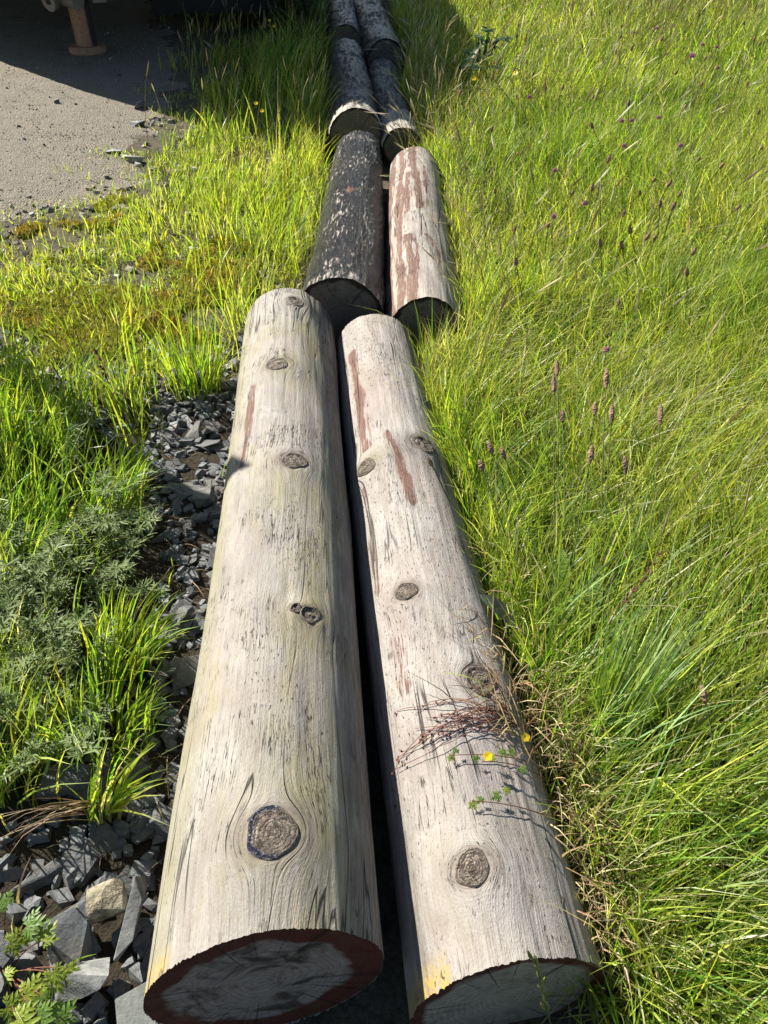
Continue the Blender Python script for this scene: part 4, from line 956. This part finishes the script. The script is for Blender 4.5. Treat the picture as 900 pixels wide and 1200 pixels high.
# weed with yellow flowers in the upper meadow
root = empty('hawkbit_plant', (.80, 7.1, float(gz(.8, 7.1))), 'dark leafy weed with yellow flowers near the shadow edge', 'wildflower')
bz = np.array([.80, 7.1, .0]); sp = []
tips = [cam_unp(px, py, .55) for px, py in ((557, 44), (592, 48), (575, 36), (548, 70))]
for tp in tips: sp.append(tube(curve(bz, tp, (.0, 0, .12), 9), .007, .004, 6))
link('stem', fmesh('stem', *join(sp), True), M_DARKL, root)
lp = []
for tp in tips:
    c = curve(bz, tp, (0, 0, .12), 12)
    for i in range(3, 12):
        for _ in range(2): lp.append(leafblade(c[i], (random.gauss(0, 1), random.gauss(0, 1), random.gauss(0, .5)), (0, -.3, 1), .07, .017, 3, .3, 8))
for k in range(16): lp.append(leafblade(cam_unp(random.gauss(556, 9), random.gauss(80, 9), random.uniform(.2, .42)), (random.gauss(0, 1), random.gauss(0, 1), .3), (0, -.3, 1), .11, .03, 3, .3, 8))
link('leaf', fmesh('leaf', *join(lp), True), M_DARKL, root)
for (px, py) in ((555, 92), (579, 74), (567, 111), (604, 86)):
    c = cam_unp(px, py, .42); link('flower', fmesh('flower', *flower5(c, (random.gauss(0, .4), -.6, .8), .019), True), M_YEL, root)
    
# buttercups on the shaded verge
for (px, py, z, lab) in ((296, 121, .42, 'yellow buttercup at the edge of the shade on the verge'), (313, 24, .45, 'small pale yellow flowers on a stalk deep in the shade')):
    x, y = at(px, py, z); root = empty('buttercup', (x, y, float(gz(x, y))), lab, 'wildflower')
    link('stem', fmesh('stem', *tube(curve((x, y, 0), (x+.02, y, z), (.01, 0, 0), 6), .0018, .0014, 5), True), M_STEM, root)
    for q in range(2): link('flower', fmesh('flower', *flower5((x+.02+.03*q, y, z-.04*q), (0, -.6, .8), .013), True), M_YEL, root)
# lobed bright leaves at the bottom left
root = empty('lobed_leaf_plant', (-.70, .52, float(gz(-.7, .52))), 'bright green plant with deeply lobed leaves at the bottom left', 'plant')
sp = []
for i, (px, py, z, s) in enumerate(((32, 1085, .10, .045), (12, 1105, .09, .04), (50, 1102, .09, .038), (8, 1060, .11, .035), (62, 1140, .09, .042), (30, 1165, .08, .05), (60, 1175, .09, .05), (8, 1180, .09, .045), (80, 1135, .07, .032), (44, 1190, .10, .045), (5, 1140, .08, .03), (20, 1195, .1, .05), (70, 1195, .06, .04))):
    p = cam_unp(px, py, z); link('leaf', fmesh('leaf', *palmate(p, (random.gauss(0, .25), -.3+random.gauss(0, .2), 1), random.uniform(0, 6.28), s, 3), True), M_LIME if i % 3 else M_LEAF, root)
    sp.append(tube(curve((-.70, .50, .0), p, (0, 0, .02), 7), .0014, .001, 5))
link('stem', fmesh('stem', *join(sp), True), M_RED, root)
# thistle clump on the left
root = empty('thistle_clump', (-.88, 1.3, float(gz(-.88, 1.3))), 'sprawling prickly grey-green thistle clump at the left edge', 'thistle')
sp, lv = [], []
for k in range(92):
    x0, y0 = -.95+random.gauss(0, .16), 1.28+random.gauss(0, .25)
    y0 = max(y0, 1.0)
    if x0 > -.66: x0 = -.66-random.random()*.2
    z0 = float(gz(x0, y0)); a = random.uniform(0, 6.28); L = random.uniform(.12, .26)
    p1 = (x0+L*.75*math.cos(a)+.05, y0+L*.75*math.sin(a), z0+L*random.uniform(.4, .9)); c = curve((x0, y0, z0), p1, (0, 0, .04), 10)
    sp.append(tube(c, .0022, .0012, 5))
    for i in range(1, 10):
        for q in range(5):
            b_ = random.uniform(0, 6.28); L2 = random.uniform(.022, .05); d = np.array([math.cos(b_), math.sin(b_), random.uniform(-.1, .9)])
            lv.append(leafblade(c[i], d, (0, 0, 1), L2, L2*.085, 3, random.uniform(-.2, .5), 6, .4))
            for sg in (-1, 1):
                d2 = np.array([math.cos(b_+sg*.9), math.sin(b_+sg*.9), d[2]+random.gauss(0, .3)])
                lv.append(leafblade(c[i]+d*L2*.45, d2, (0, 0, 1), L2*.5, L2*.05, 0, .1, 4, .3))
link('stem', fmesh('stem', *join(sp), True), plain_mat('thistle_stem', (.24, .26, .13)), root)
link('leaves', fmesh('leaves', *join(lv), True), M_THIS, root)
# unseen pointed post, added to throw the small shadow on the big log
def pointed_post(x, y, h, rad):
    bm = bmesh.new(); prof = [(-.3, 1), (h-.22, .96), (h-.20, .95), (h, .06)]; rings = []
    for z, f in prof: rings.append([bm.verts.new((x+rad*f*math.cos(t)*(1+.04*math.sin(3*t)), y+rad*f*math.sin(t), z)) for t in np.linspace(0, 6.2832, 20, endpoint=False)])
    for a_, b_ in zip(rings[:-1], rings[1:]):
        for i in range(20): bm.faces.new((a_[i], a_[(i+1) % 20], b_[(i+1) % 20], b_[i]))
    bm.faces.new(rings[-1]); bm.faces.new(rings[0][::-1]); me = bpy.data.meshes.new('post'); bm.to_mesh(me); bm.free(); return me
pt = Vector((-.34, 1.60, .318))+S*2.28
tag(link('shadow_post', pointed_post(pt.x, pt.y, pt.z, .058), M_BSTEM, loc=(pt.x, pt.y, 0)), 'unseen pointed post added off the left edge, its tip shading the big log', 'post')
# small red-stemmed sorrel in the slates and red leaf by the tuft
root = empty('red_sorrel', (-1.02, 2.42, 0), 'little crimson sorrel stalk in the slates left of the fine grass fan', 'plant')
hp = [blob_head(np.array([-1.02+random.gauss(0, .006), 2.42, .06+.02*k+random.gauss(0, .006)]), (random.gauss(0, .6), random.gauss(0, .6), 1), .02, .006, 5, 6, .4) for k in range(8)]
link('flower_spike', fmesh('flower_spike', *join(hp), False), plain_mat('crimson', (.20, .03, .04), .7, .2), root)
link('stem', fmesh('stem', *tube(curve((-1.02, 2.42, 0), (-1.02, 2.42, .22), (.01, 0, 0), 5), .0018, .0012, 5), True), M_RED, root)
# ------------------------------------------------------------------ dark shrub by the last log
root = empty('shrub', (-.86, 9.05, 0), 'dark feathery evergreen shrub beside the topmost left log', 'shrub')
sp, lv = [], []
for k in range(46):
    a = random.uniform(0, 6.28); L = random.uniform(.4, 1.0); p0 = (-.86+random.gauss(0, .10), 9.05+random.gauss(0, .15), 0)
    c = curve(p0, (p0[0]+.28*L*math.cos(a), p0[1]+.28*L*math.sin(a), L*.9), (0, 0, .05), 14); sp.append(tube(c, .008, .003, 5))
    for i in range(2, 14):
        for q in range(9):
            b_ = random.uniform(0, 6.28); lv.append(leafblade(c[i], (math.cos(b_), math.sin(b_), random.uniform(.1, 1)), (0, 0, 1), random.uniform(.06, .13), .006, 0, .2, 4))
link('branch', fmesh('branch', *join(sp), True), M_BSTEM, root); link('foliage', fmesh('foliage', *join(lv), True), plain_mat('shrub_leaf', (.10, .16, .05), .5, .3, .3), root)

# ------------------------------------------------------------------ trailer standing just above the picture
M_BODY = plain_mat('dark_green_panel', (.025, .035, .03), .45, .4, 0, .1); M_STEEL = plain_mat('grey_steel', (.22, .21, .21), .5, .5, 0, .25)
M_RUST = plain_mat('rusty_steel', (.36, .22, .14), .8, .2, 0, .3); M_BLK = plain_mat('black_rubber', (.012, .012, .013), .6, .4); M_DRED = plain_mat('red_lever', (.28, .05, .03), .6, .3)
def prism(poly, z0, z1, bev=.02):
    bm = bmesh.new(); vs = [bm.verts.new((x, y, z0)) for x, y in poly]; f = bm.faces.new(vs)
    r = bmesh.ops.extrude_face_region(bm, geom=[f]); bmesh.ops.translate(bm, verts=[v for v in r['geom'] if isinstance(v, bmesh.types.BMVert)], vec=(0, 0, z1-z0))
    bmesh.ops.recalc_face_normals(bm, faces=bm.faces)
    if bev: bmesh.ops.bevel(bm, geom=list(bm.edges), offset=bev, segments=2, affect='EDGES')
    me = bpy.data.meshes.new('part'); bm.to_mesh(me); bm.free(); return me
def cyl(c, ax, r, L, seg=28, bev=.004):
    bm = bmesh.new(); bmesh.ops.create_cone(bm, cap_ends=True, segments=seg, radius1=r, radius2=r, depth=L)
    ed = [e for e in bm.edges if abs(e.verts[0].co.z-e.verts[1].co.z) < 1e-6]
    if bev: bmesh.ops.bevel(bm, geom=ed, offset=bev, segments=2, affect='EDGES')
    bm.transform(Matrix.Translation(c) @ Vector(ax).to_track_quat('Z', 'Y').to_matrix().to_4x4()); me = bpy.data.meshes.new('part'); bm.to_mesh(me); bm.free(); return me
def box(c, s, rz=0., bev=.006, rx=0.):
    bm = bmesh.new(); bmesh.ops.create_cube(bm, size=1); bm.transform(Matrix.Diagonal((*s, 1)))
    if bev: bmesh.ops.bevel(bm, geom=list(bm.edges), offset=bev, segments=2, affect='EDGES')
    bm.transform(Matrix.Translation(c) @ Matrix.Rotation(rz, 4, 'Z') @ Matrix.Rotation(rx, 4, 'X')); me = bpy.data.meshes.new('part'); bm.to_mesh(me); bm.free(); return me
JX, JY = -2.83, 8.44
tr = empty('trailer', (JX, JY, 0), 'dark trailer resting on a rusty round-footed support leg on the track', 'trailer')
k = 1.285*math.sin(R_(SUN_AZ)) * (math.tan(R_(38))/math.tan(R_(SUN_EL)))
TH = 2.9; sh = TH/math.tan(R_(SUN_EL)); sx, sy = sh*math.sin(R_(SUN_AZ)), sh*math.cos(R_(SUN_AZ))
def cast(x, y): return (x-sx, y+sy)           # roof corner whose shadow falls at x, y
ro = [cast(-.10, 4.98), cast(.50, 4.98), cast(.88, 5.5), cast(1.10, 6.6), cast(.90, 12.5), cast(-4.5, 12.5), cast(-5.4, 10.32)]
link('body', prism(ro, .64, TH, .03), M_BODY, tr)
ch = [(x+(-.0), y+.0) for x, y in ro]; cx = sum(p[0] for p in ch)/len(ch); cy = sum(p[1] for p in ch)/len(ch)
link('chassis', prism([(cx+(x-cx)*.86, cy+(y-cy)*.86) for x, y in ch], .50, .637, .01), M_BLK, tr)
leg = link('support_leg', cyl((JX, JY, .26), (0, 0, 1), .078, .47), M_RUST, tr)
link('foot', cyl((JX, JY, .034), (0, 0, 1), .175, .06, 40, .010), M_RUST, leg)
link('rib', box((JX+.082, JY-.02, .25), (.035, .07, .42), .2), M_BLK, leg)
link('rib', box((JX-.075, JY-.01, .22), (.03, .05, .40), -.2), M_RUST, leg)
link('hitch_tube', cyl((JX-.10, JY-.06, .455), (.78, -.52, -.12), .068, .40), M_STEEL, tr)
hub = link('wheel_hub', cyl((JX-.205, JY-.135, .435), (-.45, -.85, -.15), .082, .05), M_STEEL, tr)
link('hole', cyl((JX-.215, JY-.160, .431), (-.45, -.85, -.15), .026, .012, 20, .002), M_BLK, hub)
link('clamp', cyl((JX+.03, JY-.07, .40), (.3, -1, 0), .04, .06), M_DRED, tr)
link('bracket', box((JX+.21, JY-.02, .455), (.16, .10, .09), .35, .02), M_STEEL, tr)
link('hose', fmesh('hose', *tube(np.concatenate([curve((JX-.05, JY-.02, .64), (JX+.10, JY-.12, .52), (0, 0, -.02), 8), curve((JX+.10, JY-.12, .52), (JX+.30, JY+.0, .64), (.05, -.03, -.06), 8)[1:]]), .055, .05, 10), True), M_BLK, tr)
link('spare_block', box((JX+.05, JY+.10, .56), (.42, .22, .14), .3, .03), M_BLK, tr)
link('shade_block', prism([(-2.45, 9.55), (-1.0, 9.75), (-.95, 11.6), (-2.45, 11.6)], .13, 1.25, .03), M_BLK, tr)  # black box added to stand in for the deep shade by the trailer
# a wheel each side, far back under the body
wx0, wx1 = sorted((ro[3][0]-.35, ro[5][0]+1.0))
for wx in (wx0, wx1):
    wl = link('wheel', cyl((wx, ro[4][1]-.9, .36), (1, 0, 0), .36, .22, 40, .05), M_BLK, tr)
    link('rim', cyl((wx, ro[4][1]-.9, .36), (1, 0, 0), .19, .235, 32, .01), M_STEEL, wl)
link('tail_light', box((ro[4][0]-.3, ro[4][1]+.01, .8), (.22, .03, .1)), M_DRED, tr)

for o in bpy.data.objects:
    if '_b' in o: del o['_b']
